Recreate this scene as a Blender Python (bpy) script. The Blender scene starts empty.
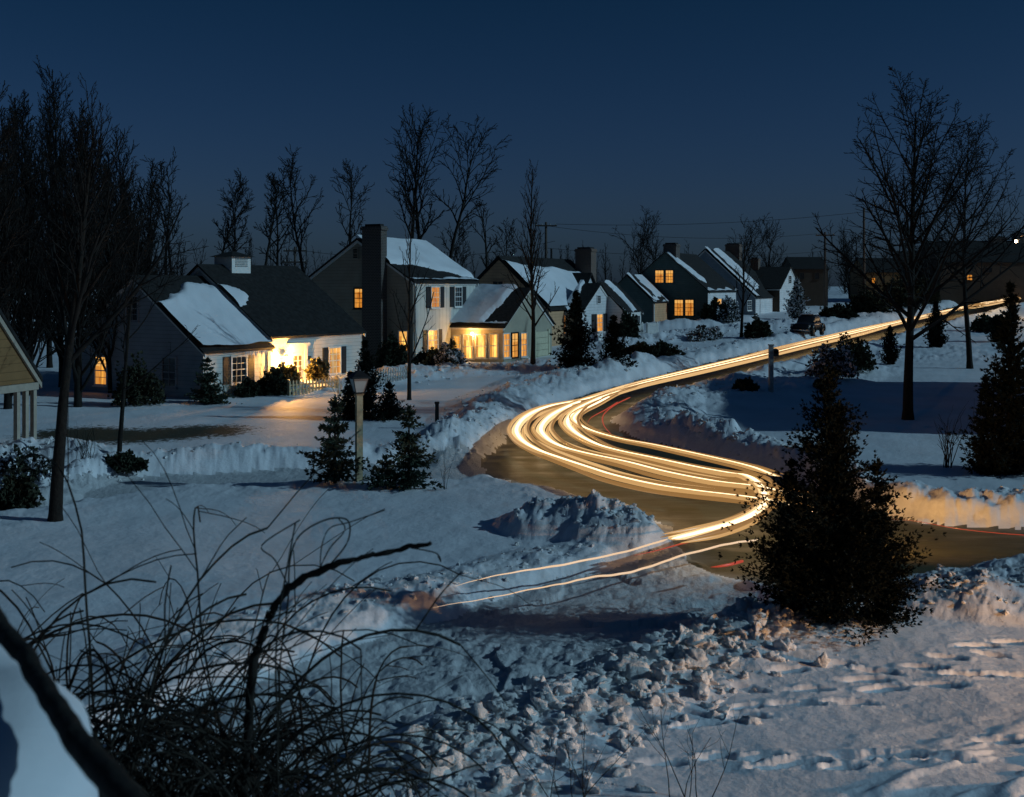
import bpy, math, random
import numpy as np
from mathutils import Vector

random.seed(7)
RNG = np.random.default_rng(7)
R = math.radians
SC = bpy.context.scene
COL = SC.collection

# ------------------------------------------------------------------ measuring helpers
EYE, F, CX, CY = 4.9, 1150.0, 512.0, 286.0      # eye height, focal length (px), principal column, horizon row


def H(Y):
    """Smooth terrain: level near the viewer, rising gently beyond 50 m, levelling off past 190 m."""
    Y = np.asarray(Y, dtype=float)
    up = 0.025 * 6 * np.logaddexp(0, (Y - 50) / 6)
    dn = 0.025 * 15 * np.logaddexp(0, (Y - 190) / 15)
    return up - dn


def P(px, py, Y):
    return Vector(((px - CX) / F * Y, Y, EYE - (py - CY) / F * Y))


def G(px, py, dz=0.0):
    """Point of the terrain seen at a photograph position."""
    lo, hi = 1.0, 1.0
    f = lambda Y: EYE - (py - CY) / F * Y - float(H(Y)) - dz
    while f(hi) > 0 and hi < 600:
        lo = hi
        hi *= 1.05
    for _ in range(40):
        m = (lo + hi) / 2
        if f(m) > 0:
            lo = m
        else:
            hi = m
    return P(px, py, hi)


def XY(px, py):
    g = G(px, py)
    return (g.x, g.y)


# ------------------------------------------------------------------ object helpers
def tag(o, label=None, cat=None, group=None, kind=None):
    if label:
        o["label"] = label
    if cat:
        o["category"] = cat
    if group:
        o["group"] = group
    if kind:
        o["kind"] = kind
    return o


def thing(name, loc, label, cat, rz=0.0, group=None):
    o = bpy.data.objects.new(name, None)
    COL.objects.link(o)
    o.empty_display_size = 0.3
    o.location = loc
    o.rotation_euler = (0, 0, rz)
    return tag(o, label, cat, group)


def link(name, verts, faces, mat, parent=None, smooth=False):
    me = bpy.data.meshes.new(name)
    if isinstance(verts, np.ndarray):
        verts = verts.tolist()
    if isinstance(faces, np.ndarray):
        faces = faces.tolist()
    me.from_pydata(verts, [], faces)
    me.update()
    if mat is not None:
        me.materials.append(mat)
    if smooth:
        me.polygons.foreach_set("use_smooth", [True] * len(me.polygons))
    o = bpy.data.objects.new(name, me)
    COL.objects.link(o)
    if parent is not None:
        o.parent = parent
    return o


class MB:
    """collects shapes into one mesh"""

    def __init__(self):
        self.v, self.f = [], []

    def add(self, vs, fs):
        n = len(self.v)
        self.v.extend([tuple(p) for p in vs])
        self.f.extend([tuple(i + n for i in f) for f in fs])
        return self

    def box(self, x0, x1, y0, y1, z0, z1):
        return self.add([(x0, y0, z0), (x1, y0, z0), (x1, y1, z0), (x0, y1, z0),
                         (x0, y0, z1), (x1, y0, z1), (x1, y1, z1), (x0, y1, z1)],
                        [(3, 2, 1, 0), (4, 5, 6, 7), (0, 1, 5, 4), (1, 2, 6, 5), (2, 3, 7, 6), (3, 0, 4, 7)])

    def hexa(self, p):
        return self.add(p, [(3, 2, 1, 0), (4, 5, 6, 7), (0, 1, 5, 4), (1, 2, 6, 5), (2, 3, 7, 6), (3, 0, 4, 7)])

    def tube(self, pts, rad, n=8, cap=True):
        pts = [Vector(p) for p in pts]
        if not hasattr(rad, "__len__"):
            rad = [rad] * len(pts)
        vs, fs = [], []
        for i, p in enumerate(pts):
            d = (pts[min(i + 1, len(pts) - 1)] - pts[max(i - 1, 0)]).normalized()
            a = d.cross(Vector((0, 0, 1)) if abs(d.z) < 0.9 else Vector((1, 0, 0))).normalized()
            b = d.cross(a)
            for k in range(n):
                t = 2 * math.pi * k / n
                vs.append(p + (a * math.cos(t) + b * math.sin(t)) * rad[i])
        for i in range(len(pts) - 1):
            for k in range(n):
                k2 = (k + 1) % n
                fs.append((i * n + k, i * n + k2, (i + 1) * n + k2, (i + 1) * n + k))
        if cap:
            fs.append(tuple(range(n))[::-1])
            m = (len(pts) - 1) * n
            fs.append(tuple(range(m, m + n)))
        return self.add(vs, fs)

    def lathe(self, prof, n=12, c=(0, 0, 0)):
        vs, fs = [], []
        for r, z in prof:
            for k in range(n):
                t = 2 * math.pi * k / n
                vs.append((c[0] + r * math.cos(t), c[1] + r * math.sin(t), c[2] + z))
        for i in range(len(prof) - 1):
            for k in range(n):
                k2 = (k + 1) % n
                fs.append((i * n + k, i * n + k2, (i + 1) * n + k2, (i + 1) * n + k))
        fs.append(tuple(range(n))[::-1])
        m = (len(prof) - 1) * n
        fs.append(tuple(range(m, m + n)))
        return self.add(vs, fs)

    def build(self, name, mat, parent=None, smooth=False):
        return link(name, self.v, self.f, mat, parent, smooth)


# ------------------------------------------------------------------ materials
def newmat(name):
    m = bpy.data.materials.new(name)
    m.use_nodes = True
    nt = m.node_tree
    b = nt.nodes["Principled BSDF"]
    return m, nt, b


def N(nt, typ, **kw):
    n = nt.nodes.new(typ)
    for k, v in kw.items():
        if k.startswith("in_"):
            key = k[3:]
            n.inputs[int(key) if key.isdigit() else key].default_value = v
        else:
            setattr(n, k, v)
    return n


def simple(name, col, rough=0.7, noise=0.25, scale=6.0, bump=0.0, spec=0.3, metal=0.0):
    m, nt, b = newmat(name)
    tc = N(nt, "ShaderNodeTexCoord")
    no = N(nt, "ShaderNodeTexNoise", in_Scale=scale, in_Detail=5.0)
    nt.links.new(tc.outputs["Object"], no.inputs["Vector"])
    rp = N(nt, "ShaderNodeValToRGB")
    lo = [max(0, c * (1 - noise)) for c in col]
    hi = [min(1, c * (1 + noise)) for c in col]
    rp.color_ramp.elements[0].position = 0.3
    rp.color_ramp.elements[1].position = 0.7
    rp.color_ramp.elements[0].color = (*lo, 1)
    rp.color_ramp.elements[1].color = (*hi, 1)
    nt.links.new(no.outputs["Fac"], rp.inputs["Fac"])
    nt.links.new(rp.outputs["Color"], b.inputs["Base Color"])
    b.inputs["Roughness"].default_value = rough
    b.inputs["Specular IOR Level"].default_value = spec
    b.inputs["Metallic"].default_value = metal
    if bump:
        bp = N(nt, "ShaderNodeBump", in_Strength=bump, in_Distance=0.05)
        nt.links.new(no.outputs["Fac"], bp.inputs["Height"])
        nt.links.new(bp.outputs["Normal"], b.inputs["Normal"])
    return m


def boards(name, col, pitch=0.16, axis="Z", dirt=0.2):
    """clapboard (axis Z) or vertical board-and-batten (axis X / Y) siding"""
    m, nt, b = newmat(name)
    tc = N(nt, "ShaderNodeTexCoord")
    sp = N(nt, "ShaderNodeSeparateXYZ")
    nt.links.new(tc.outputs["Object"], sp.inputs[0])
    if axis == "H":
        ad = N(nt, "ShaderNodeMath", operation="ADD")
        nt.links.new(sp.outputs["X"], ad.inputs[0])
        nt.links.new(sp.outputs["Y"], ad.inputs[1])
        src = ad.outputs[0]
    else:
        src = sp.outputs[axis]
    dv = N(nt, "ShaderNodeMath", operation="DIVIDE", in_1=pitch)
    nt.links.new(src, dv.inputs[0])
    fr = N(nt, "ShaderNodeMath", operation="FRACT")
    nt.links.new(dv.outputs[0], fr.inputs[0])
    gt = N(nt, "ShaderNodeMapRange", in_1=0.0, in_2=0.14, in_3=0.5, in_4=1.0)
    nt.links.new(fr.outputs[0], gt.inputs[0])
    no = N(nt, "ShaderNodeTexNoise", in_Scale=1.6, in_Detail=6.0)
    nt.links.new(tc.outputs["Object"], no.inputs["Vector"])
    mr = N(nt, "ShaderNodeMapRange", in_1=0.3, in_2=0.7, in_3=1 - dirt, in_4=1.0)
    nt.links.new(no.outputs["Fac"], mr.inputs[0])
    mu = N(nt, "ShaderNodeMath", operation="MULTIPLY")
    nt.links.new(gt.outputs[0], mu.inputs[0])
    nt.links.new(mr.outputs[0], mu.inputs[1])
    mx = N(nt, "ShaderNodeMix", data_type="RGBA", blend_type="MULTIPLY")
    mx.inputs[0].default_value = 1
    mx.inputs[6].default_value = (*col, 1)
    nt.links.new(mu.outputs[0], mx.inputs[7])
    nt.links.new(mx.outputs[2], b.inputs["Base Color"])
    bp = N(nt, "ShaderNodeBump", in_Strength=0.5, in_Distance=0.02)
    nt.links.new(fr.outputs[0], bp.inputs["Height"])
    nt.links.new(bp.outputs["Normal"], b.inputs["Normal"])
    b.inputs["Roughness"].default_value = 0.75
    b.inputs["Specular IOR Level"].default_value = 0.2
    return m


def emit(name, col, strength, pattern=None):
    m, nt, b = newmat(name)
    b.inputs["Base Color"].default_value = (0.02, 0.02, 0.02, 1)
    b.inputs["Roughness"].default_value = 0.3
    b.inputs["Emission Color"].default_value = (*col, 1)
    b.inputs["Emission Strength"].default_value = strength
    if pattern:
        # the lit room behind the glass: curtains, furniture and lamp make it uneven
        tc = N(nt, "ShaderNodeTexCoord")
        mp = N(nt, "ShaderNodeMapping")
        mp.inputs["Scale"].default_value = (2.6, 2.6, 1.2)
        no = N(nt, "ShaderNodeTexNoise", in_Scale=pattern, in_Detail=3.0)
        nt.links.new(tc.outputs["Object"], mp.inputs[0])
        nt.links.new(mp.outputs[0], no.inputs["Vector"])
        rp = N(nt, "ShaderNodeValToRGB")
        e = rp.color_ramp.elements
        e[0].position, e[1].position = 0.3, 0.68
        e[0].color = (col[0] * 0.42, col[1] * 0.25, col[2] * 0.12, 1)
        e[1].color = (*col, 1)
        nt.links.new(no.outputs["Fac"], rp.inputs["Fac"])
        nt.links.new(rp.outputs["Color"], b.inputs["Emission Color"])
    return m


def foliage(name, col, snow=0.0):
    m, nt, b = newmat(name)
    tc = N(nt, "ShaderNodeTexCoord")
    no = N(nt, "ShaderNodeTexNoise", in_Scale=3.0, in_Detail=4.0)
    nt.links.new(tc.outputs["Object"], no.inputs["Vector"])
    rp = N(nt, "ShaderNodeValToRGB")
    rp.color_ramp.elements[0].color = (*[c * 0.5 for c in col], 1)
    rp.color_ramp.elements[1].color = (*[c * 1.5 for c in col], 1)
    nt.links.new(no.outputs["Fac"], rp.inputs["Fac"])
    out = rp.outputs["Color"]
    if snow:
        n2 = N(nt, "ShaderNodeTexNoise", in_Scale=5.0, in_Detail=2.0)
        nt.links.new(tc.outputs["Object"], n2.inputs["Vector"])
        mr = N(nt, "ShaderNodeMapRange", in_1=1 - snow - 0.02, in_2=1 - snow + 0.02, in_3=0.0, in_4=1.0)
        nt.links.new(n2.outputs["Fac"], mr.inputs[0])
        mx = N(nt, "ShaderNodeMix", data_type="RGBA")
        nt.links.new(mr.outputs[0], mx.inputs[0])
        nt.links.new(out, mx.inputs[6])
        mx.inputs[7].default_value = (0.8, 0.82, 0.86, 1)
        out = mx.outputs[2]
    nt.links.new(out, b.inputs["Base Color"])
    b.inputs["Roughness"].default_value = 0.9
    b.inputs["Specular IOR Level"].default_value = 0.1
    return m


def brickmat(name, c1, c2):
    m, nt, b = newmat(name)
    tc = N(nt, "ShaderNodeTexCoord")
    sp = N(nt, "ShaderNodeSeparateXYZ")
    nt.links.new(tc.outputs["Object"], sp.inputs[0])
    ad = N(nt, "ShaderNodeMath", operation="ADD")
    nt.links.new(sp.outputs[0], ad.inputs[0])
    nt.links.new(sp.outputs[1], ad.inputs[1])
    cb = N(nt, "ShaderNodeCombineXYZ")
    nt.links.new(ad.outputs[0], cb.inputs[0])
    nt.links.new(sp.outputs[2], cb.inputs[1])
    br = N(nt, "ShaderNodeTexBrick", in_Scale=3.0)
    br.inputs["Color1"].default_value = (*c1, 1)
    br.inputs["Color2"].default_value = (*c2, 1)
    br.inputs["Mortar"].default_value = (0.16, 0.15, 0.14, 1)
    br.inputs["Mortar Size"].default_value = 0.03
    nt.links.new(cb.outputs[0], br.inputs["Vector"])
    nt.links.new(br.outputs["Color"], b.inputs["Base Color"])
    b.inputs["Roughness"].default_value = 0.9
    return m


def snowmat(name, base=(0.80, 0.82, 0.86), dirt=None, fine=9.0, bstr=0.35, streak=False):
    m, nt, b = newmat(name)
    tc = N(nt, "ShaderNodeTexCoord")
    n1 = N(nt, "ShaderNodeTexNoise", in_Scale=0.7, in_Detail=6.0)
    n2 = N(nt, "ShaderNodeTexNoise", in_Scale=fine, in_Detail=8.0, in_Roughness=0.65)
    nt.links.new(tc.outputs["Object"], n1.inputs["Vector"])
    nt.links.new(tc.outputs["Object"], n2.inputs["Vector"])
    rp = N(nt, "ShaderNodeValToRGB")
    rp.color_ramp.elements[0].position, rp.color_ramp.elements[1].position = 0.3, 0.7
    rp.color_ramp.elements[0].color = (*[c * 0.86 for c in base], 1)
    rp.color_ramp.elements[1].color = (*base, 1)
    nt.links.new(n1.outputs["Fac"], rp.inputs["Fac"])
    out = rp.outputs["Color"]
    if dirt:
        at = N(nt, "ShaderNodeAttribute", attribute_name="dirt")
        n3 = N(nt, "ShaderNodeTexNoise", in_Scale=3.3, in_Detail=7.0, in_Roughness=0.7)
        nt.links.new(tc.outputs["Object"], n3.inputs["Vector"])
        mr = N(nt, "ShaderNodeMapRange", in_1=0.42, in_2=0.66, in_3=0.0, in_4=1.0)
        nt.links.new(n3.outputs["Fac"], mr.inputs[0])
        mu = N(nt, "ShaderNodeMath", operation="MULTIPLY")
        nt.links.new(mr.outputs[0], mu.inputs[0])
        nt.links.new(at.outputs["Fac"], mu.inputs[1])
        mx = N(nt, "ShaderNodeMix", data_type="RGBA")
        nt.links.new(mu.outputs[0], mx.inputs[0])
        nt.links.new(out, mx.inputs[6])
        mx.inputs[7].default_value = (*dirt, 1)
        out = mx.outputs[2]
        ag = N(nt, "ShaderNodeAttribute", attribute_name="grass")
        n4 = N(nt, "ShaderNodeTexNoise", in_Scale=5.0, in_Detail=8.0, in_Roughness=0.8)
        nt.links.new(tc.outputs["Object"], n4.inputs["Vector"])
        a4 = N(nt, "ShaderNodeMath", operation="MULTIPLY_ADD", in_1=.42, in_2=-.24)
        nt.links.new(ag.outputs["Fac"], a4.inputs[0])
        s4 = N(nt, "ShaderNodeMath", operation="ADD")
        nt.links.new(n4.outputs["Fac"], s4.inputs[0])
        nt.links.new(a4.outputs[0], s4.inputs[1])
        r4 = N(nt, "ShaderNodeMapRange", in_1=.5, in_2=.56, in_3=0.0, in_4=1.0)
        nt.links.new(s4.outputs[0], r4.inputs[0])
        g4_ = N(nt, "ShaderNodeMath", operation="MULTIPLY")
        nt.links.new(r4.outputs[0], g4_.inputs[0])
        c4 = N(nt, "ShaderNodeMath", operation="GREATER_THAN", in_1=.02)
        nt.links.new(ag.outputs["Fac"], c4.inputs[0])
        nt.links.new(c4.outputs[0], g4_.inputs[1])
        m4 = N(nt, "ShaderNodeMix", data_type="RGBA")
        nt.links.new(g4_.outputs[0], m4.inputs[0])
        nt.links.new(out, m4.inputs[6])
        m4.inputs[7].default_value = (.045, .05, .035, 1)
        out = m4.outputs[2]
    nt.links.new(out, b.inputs["Base Color"])
    b.inputs["Roughness"].default_value = 0.65
    b.inputs["Specular IOR Level"].default_value = 0.25
    bp = N(nt, "ShaderNodeBump", in_Strength=bstr, in_Distance=0.06)
    nt.links.new(n2.outputs["Fac"], bp.inputs["Height"])
    nt.links.new(bp.outputs["Normal"], b.inputs["Normal"])
    return m


M = {}
M["snow"] = snowmat("snow", dirt=(0.30, 0.25, 0.19))
M["snow_soft"] = snowmat("snow_soft", bstr=0.12, fine=5.0)
M["snow_roof"] = snowmat("snow_roof", bstr=0.3, fine=4.0)
M["clod"] = snowmat("clod", base=(0.80, 0.80, 0.82), bstr=0.8, fine=12.0)
_rp = [n for n in M["clod"].node_tree.nodes if n.type == "VALTORGB"][0]
_rp.color_ramp.elements[0].color = (.68, .66, .63, 1)
_rp.color_ramp.elements[0].position = .25
M["white"] = boards("white_clapboard", (0.62, 0.62, 0.58), 0.17)
M["whitegable"] = boards("white_board_gable", (0.72, 0.73, 0.74), 0.2)
M["bluegrey"] = boards("grey_clapboard", (0.30, 0.33, 0.36), 0.17)
M["taupe"] = boards("taupe_clapboard", (0.36, 0.31, 0.24), 0.18)
M["batten"] = boards("white_board_batten", (0.62, 0.62, 0.57), 0.42, "X")
M["battengable"] = boards("pale_green_board_batten", (0.64, 0.61, 0.48), 0.42, "Y")
M["tan"] = boards("tan_clapboard", (0.62, 0.38, 0.22), 0.2)
M["darkgreen"] = boards("dark_green_clapboard", (0.10, 0.14, 0.13), 0.2)
M["brown"] = boards("brown_clapboard", (0.075, 0.055, 0.04), 0.2)
M["shingletan"] = boards("tan_shingle", (0.25, 0.14, 0.06), 0.24)
M["trim"] = simple("white_trim", (0.70, 0.69, 0.66), 0.55, 0.08)
M["cream"] = simple("dull_cream_paint", (0.36, 0.31, 0.25), 0.6, 0.12)
M["shutter"] = simple("black_shutter", (0.02, 0.022, 0.025), 0.5)
M["roof"] = simple("dark_shingle_roof", (0.016, 0.016, 0.016), 0.9, 0.5, 5.0, 0.4)
M["brick"] = brickmat("brick", (0.13, 0.075, 0.05), (0.09, 0.055, 0.04))
M["darkbrick"] = brickmat("dark_brick", (0.06, 0.045, 0.038), (0.045, 0.035, 0.03))
M["glass"] = simple("dark_glass", (0.02, 0.025, 0.03), 0.08, 0.2, 2.0, spec=0.6)
M["dark"] = simple("dark_opening", (0.012, 0.012, 0.013), 0.8)
M["bark"] = simple("bark", (0.013, 0.011, 0.009), 0.95, 0.4, 12.0, 0.6)
M["twig"] = simple("twig", (0.010, 0.0085, 0.0075), 0.95, 0.3, 9.0)
M["cane"] = simple("cane", (0.018, 0.015, 0.011), 0.9, 0.4, 9.0)
M["spruce"] = foliage("spruce_needles", (0.045, 0.062, 0.045))
M["juniper"] = foliage("juniper_needles", (0.009, 0.012, 0.009))
M["bush"] = foliage("bush_leaves", (0.038, 0.045, 0.030))
M["bushlit"] = foliage("bush_leaves_lamplit", (0.12, 0.11, 0.06))  # paler copy of the bush colour; the lamplight is put into it
M["bushsnow"] = foliage("snowy_leaves", (0.035, 0.04, 0.03), 0.47)
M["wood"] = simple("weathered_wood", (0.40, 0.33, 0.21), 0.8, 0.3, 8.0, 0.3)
M["greywood"] = simple("grey_wood", (0.33, 0.33, 0.32), 0.8, 0.3, 8.0, 0.3)
M["polewood"] = simple("pole_wood", (0.07, 0.055, 0.045), 0.9, 0.3, 6.0)
M["black"] = simple("black_metal", (0.015, 0.015, 0.016), 0.5)
M["frost"] = simple("frosted_glass", (0.50, 0.49, 0.46), 0.35, 0.15, 3.0)
M["wire"] = simple("wire", (0.02, 0.02, 0.022), 0.7)
M["carpaint"] = simple("car_paint", (0.012, 0.013, 0.016), 0.3, 0.2, 2.0, spec=0.5)
M["chrome"] = simple("chrome", (0.35, 0.36, 0.38), 0.25, 0.1, metal=1.0)
M["rubber"] = simple("rubber", (0.02, 0.02, 0.02), 0.9)
M["lit"] = emit("lit_room_amber", (1.0, 0.46, 0.07), 1.1, 1.5)
M["lit2"] = emit("lit_room_orange", (1.0, 0.38, 0.045), 0.8, 1.8)
M["litbright"] = emit("lit_room_bright", (1.0, 0.58, 0.13), 1.8, 1.2)
M["litpale"] = emit("lit_room_pale", (1.0, 0.62, 0.22), 0.72, 1.3)
M["litsun"] = emit("lit_sunroom", (1.0, 0.56, 0.14), 2.0, 1.0)
M["curtain"] = emit("curtain_lit_through", (1.0, .40, .07), .62)
M["blind"] = emit("blind_lit_through", (1.0, .50, .12), .85)
M["bulb"] = emit("bulb", (1.0, 0.62, 0.22), 60.0)
M["streetbulb"] = emit("street_bulb", (1.0, 0.75, 0.45), 40.0)

# ------------------------------------------------------------------ noise
def _h(ix, iy, s):
    n = (ix.astype(np.int64) * 374761393 + iy.astype(np.int64) * 668265263 + s * 974634721) & 0xFFFFFFFF
    n = ((n ^ (n >> 13)) * 1274126177) & 0xFFFFFFFF
    return ((n ^ (n >> 16)) & 0xFFFFFF) / float(0xFFFFFF)


def vnoise(x, y, s=0):
    ix, iy = np.floor(x), np.floor(y)
    fx, fy = x - ix, y - iy
    ux, uy = fx * fx * (3 - 2 * fx), fy * fy * (3 - 2 * fy)
    a, b = _h(ix, iy, s), _h(ix + 1, iy, s)
    c, d = _h(ix, iy + 1, s), _h(ix + 1, iy + 1, s)
    return (a * (1 - ux) + b * ux) * (1 - uy) + (c * (1 - ux) + d * ux) * uy


def fbm(x, y, s=0, o=4, g=0.5):
    t, a, n = 0.0, 1.0, 0.0
    for k in range(o):
        t = t + a * vnoise(x * 2 ** k + 17.3 * k, y * 2 ** k - 9.1 * k, s + k)
        n += a
        a *= g
    return t / n


def lumps(x, y, s=0):
    """rounded lumps: 1 - distance to the nearest of scattered points"""
    ix, iy = np.floor(x), np.floor(y)
    best = np.full(x.shape, 9.0)
    for dx in (-1, 0, 1):
        for dy in (-1, 0, 1):
            jx, jy = ix + dx, iy + dy
            px, py = jx + _h(jx, jy, s), jy + _h(jx, jy, s + 5)
            rr = 0.55 + 0.9 * _h(jx, jy, s + 9)
            best = np.minimum(best, ((x - px) ** 2 + (y - py) ** 2) / rr ** 2)
    return np.clip(1 - best, 0, 1) ** 0.5


def seg_dist(X, Y, poly, closed=False):
    """distance to a polyline"""
    best = np.full(X.shape, 1e9)
    pts = list(poly) + ([poly[0]] if closed else [])
    for (ax, ay), (bx, by) in zip(pts[:-1], pts[1:]):
        dx, dy = bx - ax, by - ay
        L = dx * dx + dy * dy + 1e-9
        t = np.clip(((X - ax) * dx + (Y - ay) * dy) / L, 0, 1)
        best = np.minimum(best, (X - ax - t * dx) ** 2 + (Y - ay - t * dy) ** 2)
    return np.sqrt(best)


def inside(X, Y, poly):
    c = np.zeros(X.shape, bool)
    n = len(poly)
    for i in range(n):
        ax, ay = poly[i]
        bx, by = poly[(i + 1) % n]
        if ay == by:
            continue
        c ^= ((ay > Y) != (by > Y)) & (X < (bx - ax) * (Y - ay) / (by - ay) + ax)
    return c


def smooth_poly(pts, it=2):
    for _ in range(it):
        q = []
        n = len(pts)
        for i in range(n):
            a, b = pts[i], pts[(i + 1) % n]
            q.append((a[0] * .75 + b[0] * .25, a[1] * .75 + b[1] * .25))
            q.append((a[0] * .25 + b[0] * .75, a[1] * .25 + b[1] * .75))
        pts = q
    return pts


# ------------------------------------------------------------------ roads and paths, as outlines on the ground
ROAD = smooth_poly([XY(*p) for p in [
    (1160, 281), (1024, 292), (940, 311), (860, 327), (760, 350), (680, 369), (600, 390), (562, 401), (532, 414), (512, 432),
    (498, 448), (474, 466), (486, 480), (540, 492), (600, 505), (650, 520), (672, 548), (690, 572), (760, 592), (860, 598),
    (930, 588), (1024, 578), (1160, 578), (1160, 532), (1024, 527), (930, 524), (870, 512), (800, 482), (740, 462), (690, 448),
    (640, 440), (622, 428), (622, 414), (645, 402), (690, 390), (760, 371), (810, 358), (870, 344), (930, 328), (1024, 304), (1160, 290)]], 2)
STREET = smooth_poly([XY(*p) for p in [
    (672, 552), (600, 574), (500, 602), (400, 630), (250, 680), (100, 752), (-120, 850), (-60, 960), (180, 900), (330, 762),
    (400, 728), (520, 690), (640, 650), (740, 616), (770, 590), (700, 566)]], 2)
DRIVE = smooth_poly([XY(*p) for p in [
    (500, 462), (470, 458), (400, 464), (300, 470), (200, 473), (120, 478), (60, 492), (-60, 510), (-60, 528), (60, 508),
    (130, 494), (220, 486), (330, 486), (430, 486), (480, 482)]], 2)

# snowbanks: outline, height, half width, lumpiness, dirt
BANKS = [
    ([(1160, 279), (1024, 290), (940, 309), (860, 324), (760, 346), (680, 364), (620, 379)], 0.35, 0.9, 0.7, .25),
    ([(640, 372), (590, 381), (556, 391), (526, 402), (503, 424), (489, 441), (468, 458)], 0.5, 1.1, 0.8, .45),
    ([(560, 378), (520, 388), (488, 405), (468, 430), (448, 448)], 0.2, 1.0, 0.7, .2),
    ([(1024, 306), (930, 332), (870, 349), (810, 364), (760, 377), (700, 393), (668, 402)], 0.3, 0.8, 0.9, .2),
    ([(660, 408), (650, 424), (668, 436), (700, 446)], 0.48, 1.2, 0.9, .35),
    ([(690, 444), (740, 458), (800, 477), (870, 506), (930, 518), (1024, 521), (1160, 526)], 0.42, 0.8, 1.0, .35),
    ([(545, 536), (590, 540), (648, 552)], 0.62, 0.75, 0.9, .7),
    ([(640, 556), (560, 572), (470, 596), (380, 618), (300, 638), (200, 672)], 0.15, 0.75, 1.0, .55),
    ([(790, 640), (720, 660), (655, 682), (575, 712), (495, 745), (430, 790), (390, 850)], 0.10, 0.85, 1.0, .8),
    ([(975, 612), (1020, 606), (1080, 606)], 0.55, 1.1, 0.55, .55),
    ([(40, 505), (60, 490), (120, 474), (200, 468), (300, 465), (400, 459), (462, 450)], 0.27, 0.5, 1.0, .15),
    ([(240, 392), (300, 394), (360, 386), (420, 378), (480, 374), (560, 372)], 0.34, 1.6, 0.9, .35),
    ([(600, 352), (680, 338), (760, 330), (860, 318), (930, 304)], 0.36, 1.8, 1.0, .12),
    ([(660, 330), (700, 328), (740, 322)], 0.6, 1.6, 0.5, .05),
    ([(0, 470), (40, 462), (90, 468)], 0.3, 0.9, 0.9, .2),
    ([(860, 372), (820, 384), (760, 398), (700, 408)], 0.2, 1.6, 1.0, .1),
]
FOOT = [(640 + .375 * a, 500 + .375 * b) for a, b in [
    (395, 505), (285, 550), (110, 570), (540, 487), (630, 508), (605, 530), (650, 553), (760, 500), (820, 475), (850, 520), (455, 553),
    (420, 590), (570, 587), (285, 620), (130, 612), (280, 597), (800, 545), (885, 520), (940, 465), (990, 425), (150, 650), (20, 640),
    (200, 740), (350, 770), (540, 775), (1010, 520), (900, 440), (60, 760), (-60, 700), (-160, 730), (-30, 690), (-240, 770), (-120, 780),
    (820, 760), (700, 745), (960, 700), (560, 745), (430, 760), (330, 740), (260, 745), (640, 745)]]
FOOT += [(880, 427), (905, 436), (930, 434), (955, 440), (895, 445), (985, 441)]


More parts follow.
